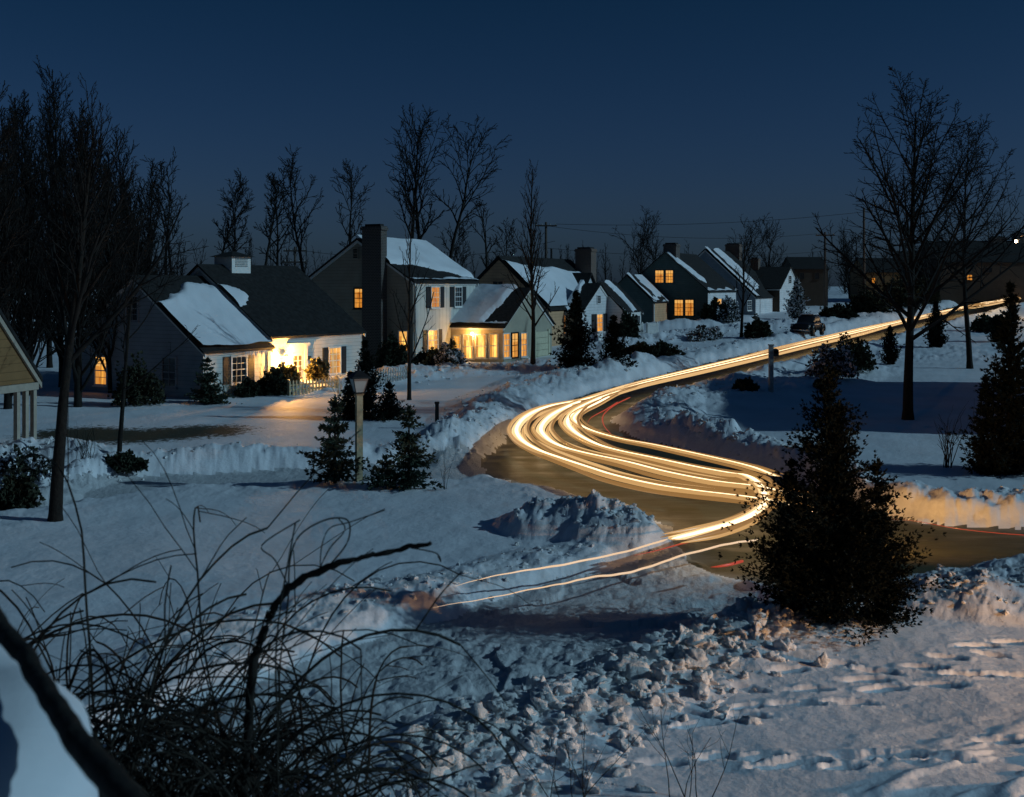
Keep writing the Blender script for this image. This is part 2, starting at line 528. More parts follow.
def surface(X, Y, detail=True):
    """height of the snow or road at ground points, plus masks"""
    z = H(Y)
    out = {}
    wob = 0.9 * (fbm(X * .8, Y * .8, 31, 4) - .5)
    def sd(poly):
        d = seg_dist(X, Y, poly, True)
        return np.where(inside(X, Y, poly), -d, d) + wob
    dr, ds, dd = sd(ROAD), sd(STREET), sd(DRIVE)
    # thrown and trodden snow roughens the ground near roads and drives
    zone = np.clip(1 - np.minimum(np.minimum(np.abs(dr), np.abs(ds)), np.abs(dd)) / 3.2, 0, 1) * (dr > .1)
    far_ = np.clip((Y - 58) / 10, 0, 1)
    zone = np.maximum(zone, far_ * np.clip(2.2 * (fbm(X * .12, Y * .12, 25, 3) - .36), 0, 1) * (dr > .1))
    rough = fbm(X * .7, Y * .7, 26, 2)
    z = z + zone * (.11 + .14 * far_) * rough * 2 * (fbm(X * 2.3, Y * 2.3, 27, 5, .66) - .45)
    near = np.minimum(np.minimum(dr, ds + .05), dd + .05)
    lawn = np.clip(near / 0.45, 0, 1)
    lawn = lawn * lawn * (3 - 2 * lawn)
    # settled snow on the lawns
    z = z + lawn * (0.22 + 0.22 * (fbm(X * .16, Y * .16, 3, 3) - .5) + 0.05 * (fbm(X * .9, Y * .5, 4, 3) - .5))
    z = z + lawn * 0.018 * (fbm(X * 5, Y * 5, 8, 3) - .5)
    dirt = np.zeros(X.shape)
    for k, (pts, h, w, lump, di) in enumerate(BANKS):
        poly = [XY(*p) for p in pts]
        d = seg_dist(X, Y, poly) + 0.5 * (fbm(X * .7, Y * .7, 50 + k, 3) - .5)
        q = np.clip(1 - (d / (w * 1.5)) ** 2, 0, 1) ** 1.3
        q = q * np.clip((np.minimum(dr, ds) + .15) / 1.35, 0, 1) ** .85
        m = q > 0.004
        if not m.any():
            continue
        xs, ys, qs = X[m], Y[m], q[m]
        a = (0.10 + 0.95 * (fbm(xs * .6, ys * .6, 70 + k, 3))) * qs * h
        b = lump * qs ** .6 * (0.18 * lumps(xs * 1.3, ys * 1.3, 90 + k) + 0.15 * lumps(xs * 2.7, ys * 2.7, 95 + k) + .07 * lumps(xs * 5.5, ys * 5.5, 99 + k)) * min(1, h / .4)
        c = lump * qs ** .6 * .62 * (fbm(xs * 2.1, ys * 2.1, 77 + k, 6, .64) - .5) * min(1, h / .35)
        z[m] += a + b * .55 + c
        dirt[m] = np.maximum(dirt[m], di * qs ** .5)
    # ruts and churned snow in the side street
    st = np.clip(-ds / .3, 0, 1)
    if st.max() > 0:
        ang = R(203)
        u, v = X * math.cos(ang) + Y * math.sin(ang), -X * math.sin(ang) + Y * math.cos(ang)
        z = z + st * 1.5 * (0.10 * (fbm(u * .30, v * 2.4, 11, 4) - .5) + 0.10 * (fbm(X * 3.4, Y * 3.4, 12, 5, .66) - .5) * fbm(u * .4, v * 1.1, 18, 2) * 1.6 + .05 * lumps(X * 3.5, Y * 3.5, 13) * (fbm(X * .6, Y * .6, 15, 2) > .52))
    z = z + np.clip(-dr / .3, 0, 1) * 0.015 * (fbm(X * 4, Y * 4, 14, 3) - .5)
    dc = np.clip((X - 3.2 + (11.5 - Y) * .5) / 1.5, 0, 1) * np.clip((12.6 - Y) / 1.5, 0, 1) * (X > 0)
    z = z + dc * .13 * np.clip(fbm((X + Y * .6) * .9, (Y - X * .45) * 3.2, 61, 3) - .46, 0, 1) * 3
    if detail:
        for i, (a, b) in enumerate(FOOT):
            fx, fy = XY(a, b)
            an = random.Random(i).uniform(-.5, .3)
            m = (abs(X - fx) < .8) & (abs(Y - fy) < .8)
            if not m.any():
                continue
            dx, dy = X[m] - fx, Y[m] - fy
            u, v = dx * math.cos(an) + dy * math.sin(an), -dx * math.sin(an) + dy * math.cos(an)
            wp = .5 * (fbm(X[m] * 7, Y[m] * 7, 400 + i, 3) - .5)
            ln = .17 + .07 * random.Random(i + 99).random()
            e = np.clip((u / ln + wp * .6) ** 2 + (v / .07 + wp) ** 2, 0, 30)
            z[m] += -0.085 * np.exp(-e ** 1.5) + 0.02 * np.exp(-(np.sqrt(e) - 1.5) ** 2 * 5) * (fbm(X[m] * 12, Y[m] * 12, 401, 3) * 2 - .4) - .018 * np.exp(-(u / .5) ** 2 - (v / .06) ** 2)
        # trampled, wind-carved snow low in the picture
    gp = seg_dist(X, Y, [XY(*p) for p in [(75, 440), (130, 444), (200, 438)]])
    out["grass"] = np.clip(1.25 - gp / 2.6, 0, 1)
    out["dirt"], out["road"], out["street"], out["drive"] = dirt, dr, ds, dd
    return z, out


def ground_z(x, y):
    z, _ = surface(np.array([x], float), np.array([y], float), False)
    return float(z[0])


# ------------------------------------------------------------------ ground sheet
cols = np.concatenate([np.linspace(-4200, -300, 30)[:-1], np.linspace(-300, -20, 40)[:-1], np.arange(-20, 1045, 1.5),
                       np.linspace(1046, 1400, 50)[1:], np.linspace(1400, 5200, 30)[1:]])
rows_py = np.concatenate([np.array([6000, 4000, 2800, 2200, 1800, 1500, 1300, 1150, 1050, 980, 930, 890, 860, 840]),
                          np.arange(830, 420, -1.15), np.arange(420, 322, -0.75), np.arange(322, 301, -0.5)])
Yr = EYE * F / (rows_py - CY)
Yr = np.concatenate([[-60, -15, -3, 0.3], Yr, [400, 460, 540, 700, 1000, 1600, 2600]])
GX = np.outer(np.maximum(np.abs(Yr), 3.0), (cols - CX) / F)
GY = np.repeat(Yr[:, None], len(cols), 1)
nr, nc = GX.shape
fx, fy = GX.ravel(), GY.ravel()
gz, msk = surface(fx, fy)
gz = np.where((fy > 2) & (np.abs(fx) < 200), gz, H(fy) + .2)
verts = np.stack([fx, fy, gz], 1)
ii = np.arange(nr * nc).reshape(nr, nc)
quads = np.stack([ii[:-1, :-1], ii[:-1, 1:], ii[1:, 1:], ii[1:, :-1]], -1).reshape(-1, 4)
rq = msk["road"][quads].max(1) + .06
sq = msk["street"][quads].mean(1)
dq = msk["drive"][quads].mean(1)
isroad = rq < 0
isstreet = (~isroad) & (sq < 0)
isdrive = (~isroad) & (~isstreet) & (dq < 0)


def sheet(name, sel, mat):
    q = quads[sel]
    used, inv = np.unique(q, return_inverse=True)
    o = link(name, verts[used], inv.reshape(-1, 4), mat, None, True)
    for key, val in (("dirt", msk["dirt"]), ("grass", msk["grass"]), ("edge", np.clip(-msk["road"] / 1.2, 0, 1))):
        at = o.data.attributes.new(key, "FLOAT", "POINT")
        at.data.foreach_set("value", val[used].astype(np.float32))
    tag(o, kind="structure")
    return o


def roadmat():
    m, nt, b = newmat("wet_asphalt")
    tc = N(nt, "ShaderNodeTexCoord")
    n1 = N(nt, "ShaderNodeTexNoise", in_Scale=0.9, in_Detail=7.0, in_Roughness=0.65)
    n2 = N(nt, "ShaderNodeTexNoise", in_Scale=26.0, in_Detail=5.0)
    mp = N(nt, "ShaderNodeMapping")
    mp.inputs["Rotation"].default_value = (0, 0, R(-20))
    mp.inputs["Scale"].default_value = (0.35, 1.6, 1)
    nt.links.new(tc.outputs["Object"], mp.inputs[0])
    nt.links.new(mp.outputs[0], n1.inputs["Vector"])
    nt.links.new(tc.outputs["Object"], n2.inputs["Vector"])
    rp = N(nt, "ShaderNodeValToRGB")
    rp.color_ramp.elements[0].position, rp.color_ramp.elements[1].position = 0.3, 0.75
    rp.color_ramp.elements[0].color = (0.036, 0.034, 0.014, 1)
    rp.color_ramp.elements[1].color = (0.078, 0.072, 0.030, 1)
    nt.links.new(n1.outputs["Fac"], rp.inputs["Fac"])
    at = N(nt, "ShaderNodeAttribute", attribute_name="edge")
    inv = N(nt, "ShaderNodeMapRange", in_1=0.0, in_2=1.0, in_3=0.40, in_4=0.06)
    nt.links.new(at.outputs["Fac"], inv.inputs[0])
    ad = N(nt, "ShaderNodeMath", operation="ADD")
    nt.links.new(n1.outputs["Fac"], ad.inputs[0])
    nt.links.new(inv.outputs[0], ad.inputs[1])
    mr = N(nt, "ShaderNodeMapRange", in_1=0.72, in_2=1.02, in_3=0.0, in_4=0.55)
    nt.links.new(ad.outputs[0], mr.inputs[0])
    mx = N(nt, "ShaderNodeMix", data_type="RGBA")
    nt.links.new(mr.outputs[0], mx.inputs[0])
    nt.links.new(rp.outputs["Color"], mx.inputs[6])
    mx.inputs[7].default_value = (0.5, 0.47, 0.42, 1)
    nt.links.new(mx.outputs[2], b.inputs["Base Color"])
    rr = N(nt, "ShaderNodeMapRange", in_1=0.35, in_2=0.65, in_3=0.35, in_4=0.75)
    nt.links.new(n1.outputs["Fac"], rr.inputs[0])
    nt.links.new(rr.outputs[0], b.inputs["Roughness"])
    b.inputs["Specular IOR Level"].default_value = 0.4
    bp = N(nt, "ShaderNodeBump", in_Strength=0.5, in_Distance=0.01)
    nt.links.new(n2.outputs["Fac"], bp.inputs["Height"])
    nt.links.new(bp.outputs["Normal"], b.inputs["Normal"])
    return m


M["road"] = roadmat()
M["packed"] = snowmat("packed_snow", base=(0.58, 0.60, 0.62), dirt=(0.3, 0.26, 0.2), fine=7.0, bstr=0.8)
sheet("road", isroad, M["road"])
sheet("side_street", isstreet, M["packed"])
sheet("path", isdrive, M["packed"])
sheet("snow_ground", ~(isroad | isstreet | isdrive), M["snow"])

# lumps of broken snow thrown up by the plough
ICO = None
def clods(name, specs, mat):
    """specs: (polyline px, spread m, count, smin, smax)"""
    import bmesh
    bm = bmesh.new()
    bmesh.ops.create_icosphere(bm, subdivisions=1, radius=1)
    bv = np.array([v.co[:] for v in bm.verts])
    bf = np.array([[v.index for v in f.verts] for f in bm.faces])
    bm.free()
    bm = bmesh.new()
    bmesh.ops.create_icosphere(bm, subdivisions=3, radius=1)
    bv2 = np.array([v.co[:] for v in bm.verts])
    bf2 = np.array([[v.index for v in f.verts] for f in bm.faces])
    bm.free()
    V, Fa, n = [], [], 0
    xs, ys, ss = [], [], []
    for pts, spread, cnt, s0, s1 in specs:
        w = [Vector((*XY(*p), 0)) for p in pts]
        for _ in range(cnt):
            i = random.randrange(len(w) - 1)
            p = w[i].lerp(w[i + 1], random.random())
            xs.append(p.x + random.gauss(0, spread))
            ys.append(p.y + random.gauss(0, spread))
            ss.append(s0 + (s1 - s0) * random.random() ** 5)
    zs, mk = surface(np.array(xs), np.array(ys), False)
    for x, y, z, s, dr in zip(xs, ys, zs, ss, mk["road"]):
        if dr < 0.05 and random.random() < .93:
            continue
        s *= .36
        b, f = (bv2, bf2) if s > .035 else (bv, bf)
        q = b * RNG.uniform([.5, .5, .4], [1.4, 1.4, .95]) * s
        q = q * (1 + RNG.uniform(-.05, .05, (len(b), 1)))
        for fr_q, am in ((2.0, .22), (3.6, .20), (6.0, .17), (9.5, .12)):
            q = q * (1 + am * np.sin(b @ RNG.normal(0, 1, 3) * fr_q + RNG.uniform(0, 6)))[:, None]
        cs = RNG.normal(size=3)
        cs /= np.linalg.norm(cs)
        dcut = q @ cs                       # a flat broken side
        q = q - np.outer(np.clip(dcut - .45 * s, 0, None), cs)
        an = RNG.uniform(0, 6.28)
        ro = np.array([[math.cos(an), -math.sin(an), 0], [math.sin(an), math.cos(an), 0], [0, 0, 1]])
        q = q @ ro.T + np.array([x, y, z + s * .02])
        V.append(q)
        Fa.append(f + n)
        n += len(b)
    o = link(name, np.concatenate(V), np.concatenate(Fa), mat, None, True)
    return tag(o, "broken lumps of ploughed snow strewn along the snowbanks", "snow lumps", kind="stuff")


clods("snow_lumps", [
    ([(790, 636), (720, 656), (655, 678), (575, 708), (495, 742), (430, 785)], 0.34, 1400, .022, .42),
    ([(740, 655), (650, 705), (570, 740), (500, 780), (470, 815)], 0.55, 900, .02, .36),
    ([(790, 655), (720, 690), (650, 720)], 0.3, 140, .02, .16),
    ([(690, 640), (640, 672), (560, 700)], 0.4, 22, .16, .30),
    ([(640, 546), (560, 564), (470, 588), (380, 612), (300, 632)], 0.4, 520, .02, .16),
    ([(545, 536), (590, 540), (648, 552)], 0.4, 320, .03, .2),
    ([(930, 615), (980, 622), (1060, 622)], 0.35, 220, .03, .26),
    ([(340, 612), (360, 604), (420, 600)], 0.25, 24, .12, .28),
    ([(700, 446), (800, 474), (870, 500), (1024, 512)], 0.3, 700, .03, .26),
    ([(660, 408), (652, 424), (668, 436), (700, 444)], .5, 260, .04, .24),
    ([(500, 420), (488, 440), (468, 458), (480, 405), (540, 388), (620, 374)], 0.8, 600, .05, .26),
    ([(240, 392), (360, 386), (480, 376), (560, 374)], 1.4, 700, .06, .32),
    ([(600, 352), (680, 340), (760, 332), (860, 320)], 1.6, 700, .08, .4),
    ([(640, 352), (720, 352), (780, 342)], 1.6, 400, .06, .3),
    ([(860, 362), (780, 384), (700, 400), (660, 412)], 1.0, 420, .06, .28),
    ([(60, 488), (200, 466), (400, 458)], 0.3, 300, .04, .2),
    ([(440, 440), (470, 420), (520, 395)], 0.9, 260, .04, .2),
    ([(0, 470), (60, 470)], 0.7, 120, .05, .24),
], M["clod"])

# ------------------------------------------------------------------ houses
class House:
    """local x runs along the front eave away from the viewer, local y goes back from the front wall, z is up"""

    def __init__(self, name, label, cat, corner, deg):
        self.c, self.a = corner, deg
        self.r = thing(name, (corner[0], corner[1], 0), label, cat, R(90 - deg))
        s, c = math.sin(R(deg)), math.cos(R(deg))
        self.u, self.v = Vector((s, c, 0)), Vector((-c, s, 0))

    def hit(self, p, d, px, py):
        """local position along a wall (p, d) and height, at a photograph position"""
        a = Vector((self.c[0], self.c[1], 0)) + self.u * p[0] + self.v * p[1]
        w = self.u * d[0] + self.v * d[1]
        k = (px - CX) / F
        s = (k * a.y - a.x) / (w.x - k * w.y)
        Y = a.y + w.y * s
        return s, EYE - (py - CY) / F * Y

    def block(self, x0, x1, y0, y1, zb, ze, zr, ridge, wall, roof, eave=.17, rake=.16, gable=None, th=.09, trim=True):
        r = self.r
        if ridge == "x":
            ym = (y0 + y1) / 2
            prof = [(y0, zb), (y1, zb), (y1, ze), (ym, zr), (y0, ze)]
            vs = [(x0, a, z) for a, z in prof] + [(x1, a, z) for a, z in prof]
        else:
            xm = (x0 + x1) / 2
            prof = [(x0, zb), (x1, zb), (x1, ze), (xm, zr), (x0, ze)]
            vs = [(a, y0, z) for a, z in prof] + [(a, y1, z) for a, z in prof]
        side = [(0, 1, 6, 5), (1, 2, 7, 6), (2, 3, 8, 7), (3, 4, 9, 8), (4, 0, 5, 9)]
        if gable is None:
            link("wall", vs, [(4, 3, 2, 1, 0), (5, 6, 7, 8, 9)] + side, wall, r)
        else:
            link("wall", vs, side, wall, r)
            link("gable_wall", vs[:5], [(4, 3, 2, 1, 0)], gable, r)
            link("gable_wall", vs[5:], [(0, 1, 2, 3, 4)], gable, r)
        lo, hi = ((y0, y1) if ridge == "x" else (x0, x1))
        e0, e1 = ((x0, x1) if ridge == "x" else (y0, y1))
        mid = (lo + hi) / 2
        sl = (zr - ze) / (mid - lo)
        rb, tb = MB(), MB()
        for sgn, e in ((-1, lo), (1, hi)):
            out, zo = e + sgn * eave, ze - eave * sl
            q = []
            for dz in (.01, .01 + th):
                for a, z, t in ((out, zo, e0 - rake), (mid, zr, e0 - rake), (mid, zr, e1 + rake), (out, zo, e1 + rake)):
                    q.append((t, a, z + dz) if ridge == "x" else (a, t, z + dz))
            rb.hexa(q)
            # rake boards under the roof edge at both gables
            for t0, t1 in ((e0 - .06, e0 - .003), (e1 + .003, e1 + .06)):
                q = []
                for t in (t0, t1):
                    for a, z in ((out, zo - .14), (mid, zr - .17), (mid, zr + .004), (out, zo + .004)):
                        q.append((t, a, z) if ridge == "x" else (a, t, z))
                tb.hexa(q)
            # fascia at the eave
            f0, f1 = (e - .05, e - .003) if sgn < 0 else (e + .003, e + .05)
            if ridge == "x":
                tb.box(e0 + .01, e1 - .01, f0, f1, ze - .2, ze - .01 - .0 * sl)
            else:
                tb.box(f0, f1, e0 + .01, e1 - .01, ze - .2, ze - .01)
        ro = rb.build("roof", roof, r)
        if trim:
            tb.build("eave_trim", M["trim"] if trim is True else trim, r)
        return ro

    def snow(self, roof, x0, x1, y0, y1, ze, zr, ridge, side, mask, eave=.17, rake=.16, th=.09, thick=.13, n=56, seed=0, snowm=None):
        """irregular snow lying on one slope; mask(s, t) > 0 where snow lies: s along the ridge 0-1, t eave 0 to ridge 1"""
        lo, hi = ((y0, y1) if ridge == "x" else (x0, x1))
        e0, e1 = ((x0, x1) if ridge == "x" else (y0, y1))
        mid = (lo + hi) / 2
        sl = (zr - ze) / (mid - lo)
        e = lo if side < 0 else hi
        out, zo = e + side * eave, ze - eave * sl
        S, T = np.meshgrid(np.linspace(0, 1, n), np.linspace(0, 1, n))
        k = mask(S, T) + .12 * (fbm(S * 7, T * 7, 200 + seed, 4) - .5)
        hgt = thick * np.clip(k / .07, 0, 1) ** .6 * (0.75 + .5 * fbm(S * 5, T * 5, 210 + seed, 3)) * 1.0
        hgt = np.where(k > 0, hgt, -.02)
        along = e0 - rake + (e1 - e0 + 2 * rake) * S
        across = out + (mid - out) * T
        z = zo + (zr - zo) * T + th + .012 + hgt
        v = np.stack([along, across, z] if ridge == "x" else [across, along, z], -1).reshape(-1, 3)
        idx = np.arange(n * n).reshape(n, n)
        q = np.stack([idx[:-1, :-1], idx[:-1, 1:], idx[1:, 1:], idx[1:, :-1]], -1).reshape(-1, 4)
        q = q[(k.ravel()[q] > 0).any(1)]
        used, inv = np.unique(q, return_inverse=True)
        o = link("roof_snow", v[used], inv.reshape(-1, 4), snowm or M["snow_roof"], roof, True)
        return o

    def map(self, p, d, n, s, z, out):
        return (p[0] + d[0] * s + n[0] * out, p[1] + d[1] * s + n[1] * out, z)

    def slab(self, mb, p, d, n, s0, s1, z0, z1, o0, o1):
        q = [self.map(p, d, n, s, z, o) for z in (z0, z1) for s, o in ((s0, o0), (s1, o0), (s1, o1), (s0, o1))]
        mb.hexa(q)

    def window(self, wall, box, pane, shutters=None, cols=2, rws=4, frame=None, fw=.07, sill=True, name="window"):
        """wall = (point, direction, outward normal); box in photograph positions (x0, y0, x1, y1)"""
        p, d, n = wall
        s0, za = self.hit(p, d, box[0], (box[1] + box[3]) / 2)
        s1, _ = self.hit(p, d, box[2], box[1])
        _, zt = self.hit(p, d, (box[0] + box[2]) / 2, box[1])
        _, zb = self.hit(p, d, (box[0] + box[2]) / 2, box[3])
        if s0 > s1:
            s0, s1 = s1, s0
        fr = MB()
        for a, b, c, e in ((s0 - fw, s0, zb - fw, zt + fw), (s1, s1 + fw, zb - fw, zt + fw)):
            self.slab(fr, p, d, n, a, b, c, e, .002, .06)
        self.slab(fr, p, d, n, s0, s1, zt, zt + fw, .002, .06)
        self.slab(fr, p, d, n, s0, s1, zb - fw, zb, .002, .06)
        w = .022
        for i in range(1, cols):
            m = s0 + (s1 - s0) * i / cols
            self.slab(fr, p, d, n, m - w / 2, m + w / 2, zb, zt, .012, .035)
        for i in range(1, rws):
            m = zb + (zt - zb) * i / rws
            ww = w * (1.9 if i * 2 == rws else 1)
            self.slab(fr, p, d, n, s0, s1, m - ww / 2, m + ww / 2, .014, .042 if i * 2 == rws else .037)
        f = fr.build(name, frame or M["trim"], self.r)
        pb = MB()
        self.slab(pb, p, d, n, s0, s1, zb, zt, .003, .010)
        pb.build("pane", pane, f)
        if pane.name.startswith("lit_") and s1 - s0 > .45:
            rn = random.Random(int(box[0] * 7 + box[1] * 13))
            for a, b in ((s0, s0 + (s1 - s0) * rn.uniform(.16, .3)), (s1 - (s1 - s0) * rn.uniform(.16, .3), s1)):
                cu_ = MB()
                self.slab(cu_, p, d, n, a, b, zb + .01, zt - .01, .0103, .0113)
                cu_.build("curtain", M["curtain"], f)
            if rn.random() < .6:
                cu_ = MB()
                self.slab(cu_, p, d, n, s0 + .002, s1 - .002, zt - (zt - zb) * rn.uniform(.15, .4), zt - .012, .0114, .0118)
                cu_.build("blind", M["blind"], f)
        if sill:
            sb = MB()
            self.slab(sb, p, d, n, s0 - fw - .05, s1 + fw + .05, zb - fw - .05, zb - fw, .002, .12)
            sb.build("sill", frame or M["trim"], f)
        if shutters:
            sw = shutters
            for a, b in ((s0 - fw - .02 - sw, s0 - fw - .02), (s1 + fw + .02, s1 + fw + .02 + sw)):
                sh = MB()
                self.slab(sh, p, d, n, a, b, zb - .05, zt + .05, .003, .04)
                k = 9
                for i in range(k):
                    zz = zb + (zt - zb) * (i + .5) / k
                    self.slab(sh, p, d, n, a + .04, b - .04, zz - .02, zz + .02, .04, .052)
                sh.build("shutter", M["shutter"], self.r)
        return f

    def chimney(self, x0, x1, y0, y1, z0, z1, mat, steps=True):
        b = MB().box(x0, x1, y0, y1, z0, z1 - .22)
        b.box(x0 - .06, x1 + .06, y0 - .06, y1 + .06, z1 - .22, z1 - .08)
        b.box(x0 - .02, x1 + .02, y0 - .02, y1 + .02, z1 - .08, z1)
        c = b.build("chimney", mat, self.r)
        fl = MB().box(x0 + .12, x1 - .12, y0 + .12, y1 - .12, z1, z1 + .12)
        fl.build("flue", M["dark"], c)
        return c


FRONT = lambda y=0.0: ((0, y), (1, 0), (0, -1))         # wall facing local -y
GABLE = lambda x=0.0: ((x, 0), (0, 1), (-1, 0))         # wall facing local -x

# --- house with the porch lamp
h = House("white_cottage", "white clapboard cottage with lit porch lamp, roof cupola and dark grey gable", "house", (-10.52, 50.0), 30)
A, WL = 30, 3.97
wing = h.block(-WL, -.02, 0.0, 8.1, -.3, 2.27, 5.27, "x", M["white"], M["roof"], gable=M["bluegrey"])
main = h.block(0.0, 6.5, -.02, 8.4, -.3, 2.72, 5.80, "x", M["white"], M["roof"], gable=M["white"])
h.snow(wing, -WL, -.02, 0, 8.1, 2.27, 5.27, "x", -1, lambda s, t: np.minimum(0.60 + .22 * s + .13 * np.exp(-((s - .60) / .2) ** 2) - t, .4) + .02, seed=1, thick=.24)
h.snow(main, 0, 6.5, -.02, 8.4, 2.72, 5.80, "x", -1, lambda s, t: .155 - np.hypot((s - .02) / .85, (t - .56) / .85) - .0, seed=2)
h.snow(main, 0, 6.5, -.02, 8.4, 2.72, 5.80, "x", -1, lambda s, t: .03 - t * .6 - np.abs(s - .72) * .5, seed=3, thick=.05)
h.window(GABLE(-WL), (96, 357, 107, 384), M["lit"], cols=2, rws=4)
h.window(GABLE(-WL), (127, 297, 138, 320), M["glass"], cols=2, rws=4, frame=M["bluegrey"])
h.window(GABLE(-WL), (163, 358, 176, 386), M["glass"], cols=2, rws=4, frame=M["bluegrey"])
h.window(FRONT(0.0), (231.5, 357, 245.5, 382), M["glass"], shutters=.42, cols=3, rws=4)
h.window(FRONT(-.02), (329, 348, 339.5, 373), M["litpale"], shutters=.38, cols=3, rws=4)
# door with surround
p, d, n = FRONT(-.02)
ds0, _ = h.hit(p, d, 291, 360)
ds1, zt = h.hit(p, d, 302.5, 352)
_, zb = h.hit(p, d, 297, 391)
dr = MB()
h.slab(dr, p, d, n, ds0, ds1, zb, zt, .003, .05)
door = dr.build("door", M["trim"], h.r)
pn = MB()
dz = zt - zb
h.slab(pn, p, d, n, ds0 + .14, ds1 - .14, zb + dz * .36, zt - .12, .052, .056)
pn.build("pane", emit("door_glass", (1.0, .5, .14), .55, 1.5), door)
mu = MB()
for i in range(5):
    zz = zb + dz * .36 + (dz * .64 - .12) * i / 4
    h.slab(mu, p, d, n, ds0 + .12, ds1 - .12, zz - .02, zz + .02, .057, .075)
h.slab(mu, p, d, n, (ds0 + ds1) / 2 - .02, (ds0 + ds1) / 2 + .02, zb + dz * .36, zt - .12, .057, .072)
mu.build("muntins", M["trim"], door)
kn = MB().lathe([(.005, -.03), (.03, -.02), (.035, 0), (.03, .02), (.005, .03)], 8, h.map(p, d, n, ds1 - .07, zb + .95, .09))
kn.build("handle", M["black"], door)
sr = MB()
h.slab(sr, p, d, n, ds0 - .22, ds0 - .02, zb, zt + .3, .003, .12)
h.slab(sr, p, d, n, ds1 + .02, ds1 + .22, zb, zt + .3, .003, .12)
h.slab(sr, p, d, n, ds0 - .02, ds1 + .02, zt + .02, zt + .3, .003, .10)
h.slab(sr, p, d, n, ds0 - .3, ds1 + .3, zt + .3, min(zt + .42, 2.6), .003, .2)
sr.build("door_surround", M["trim"], h.r)
# corner board between wing and main part, leader pipe
cb = MB().box(-.20, -.05, -.06, -.003, -.1, 2.2)
cb.build("downpipe", M["greywood"], h.r)
# icicles under the wing eave near the lamp
ic = MB()
for i in range(26):
    x = -1.75 + 1.6 * i / 26 + random.uniform(-.03, .03)
    l = random.uniform(.08, .42)
    ic.tube([(x, -.18, 2.14), (x, -.18, 2.14 - l * .5), (x, -.18, 2.14 - l)], [.022, .014, .003], 5)
ic.build("icicles", simple("ice", (.7, .75, .8), .1), h.r)
# house sign / star beside the door
st = MB()
ss, sz = h.hit(p, d, 309, 358)
for k in range(3):
    t = k * math.pi / 3
    h.slab(st, p, d, n, ss - .17 * abs(math.cos(t)) - .02, ss + .17 * abs(math.cos(t)) + .02, sz - .1 + k * .07, sz - .05 + k * .07, .003, .03 + .01 * k)
st.build("wall_plaque", M["black"], h.r)
# porch lamp
ls, lz = h.hit(p, d, 282, 358)
lb = MB()
lx, ly, _ = h.map(p, d, n, ls, lz, .28)
lb.tube([(lx, -.02, lz + .1), (lx, -.15, lz + .24), (lx, ly, lz + .22), (lx, ly, lz + .15)], .012, 6)
lb.lathe([(.13, .09), (.11, .12), (.02, .18)], 8, (lx, ly, lz))
for q_ in range(3):
    a_ = q_ * 2.09
    lb.tube([(lx + .1 * math.cos(a_), ly + .1 * math.sin(a_), lz + .1), (lx + .055 * math.cos(a_), ly + .055 * math.sin(a_), lz - .14)], .006, 4)
lb.lathe([(.05, -.16), (.062, -.14), (.02, -.13)], 8, (lx, ly, lz))
lampo = lb.build("wall_lantern", M["black"], h.r)
gb = MB().lathe([(.05, -.13), (.085, 0), (.095, .085), (.02, .09)], 8, (lx, ly, lz))
gb.build("lamp_globe", M["bulb"], lampo)
# cupola on the ridge
cxm = 2.1
cu = MB().box(cxm - .62, cxm + .62, 4.19 - .55, 4.19 + .55, 5.3, 6.26)
cup = cu.build("cupola", M["trim"], h.r)
cr = MB()
cr.add([(cxm - .8, 4.19 - .73, 6.26), (cxm + .8, 4.19 - .73, 6.26), (cxm + .8, 4.19 + .73, 6.26), (cxm - .8, 4.19 + .73, 6.26), (cxm, 4.19, 6.55)],
       [(3, 2, 1, 0), (0, 1, 4), (1, 2, 4), (2, 3, 4), (3, 0, 4)])
cr.build("cupola_roof", M["roof"], cup)
fi = MB().tube([(cxm, 4.19, 6.5), (cxm, 4.19, 7.0)], [.02, .012], 6)
fi.lathe([(.01, 6.7), (.06, 6.75), (.01, 6.8)], 8, (cxm, 4.19, 0))
fi.build("weather_vane", M["black"], cup)
lv = MB()
for k in range(5):
    lv.box(cxm - .4, cxm + .4, 4.19 - .575, 4.19 - .553, 5.80 + k * .08, 5.85 + k * .08)
lv.build("louvre", M["greywood"], cup)
ROOT1 = h
LAMP_W = Vector((h.c[0], h.c[1], 0)) + h.u * lx + h.v * ly + Vector((0, 0, lz))

# --- two-storey house with the tall brick chimney
h = House("two_storey_house", "two-storey house with white board front, tall dark brick chimney and lit sunroom wing", "house", (-5.34, 62.0), 25)
L2, W2 = 7.5, 3.49
ez, rz_ = 5.15, 7.45
main = h.block(0, L2, 0, 2 * W2, -.2, ez, rz_, "x", M["batten"], M["roof"], gable=M["taupe"])
h.snow(main, 0, L2, 0, 2 * W2, ez, rz_, "x", -1,
       lambda s, t: np.maximum(np.minimum(.12 + .6 * s, t - .42 + .45 * np.clip(s - .3, 0, 1)) * 1.0, .08 - t - .0) - np.maximum(0, t - .93) * .5, seed=5, thick=.16)
G2 = GABLE(0)
h.window(G2, (355, 289, 365, 307.5), M["lit2"], cols=2, rws=4, frame=M["shutter"])
h.window(G2, (362, 332.5, 368.5, 351), M["litbright"], cols=1, rws=2)
h.window(G2, (399.5, 331.5, 407.5, 351), M["litbright"], cols=2, rws=2)
h.window(G2, (353.6, 249, 358, 258), M["dark"], cols=1, rws=6, frame=M["taupe"], sill=False, name="attic_vent")
F2 = FRONT(0)
h.window(F2, (431, 287.5, 438.8, 307), M["lit2"], shutters=.5, cols=3, rws=4)
h.window(F2, (454.5, 287.5, 461, 306), M["glass"], shutters=.5, cols=3, rws=4)
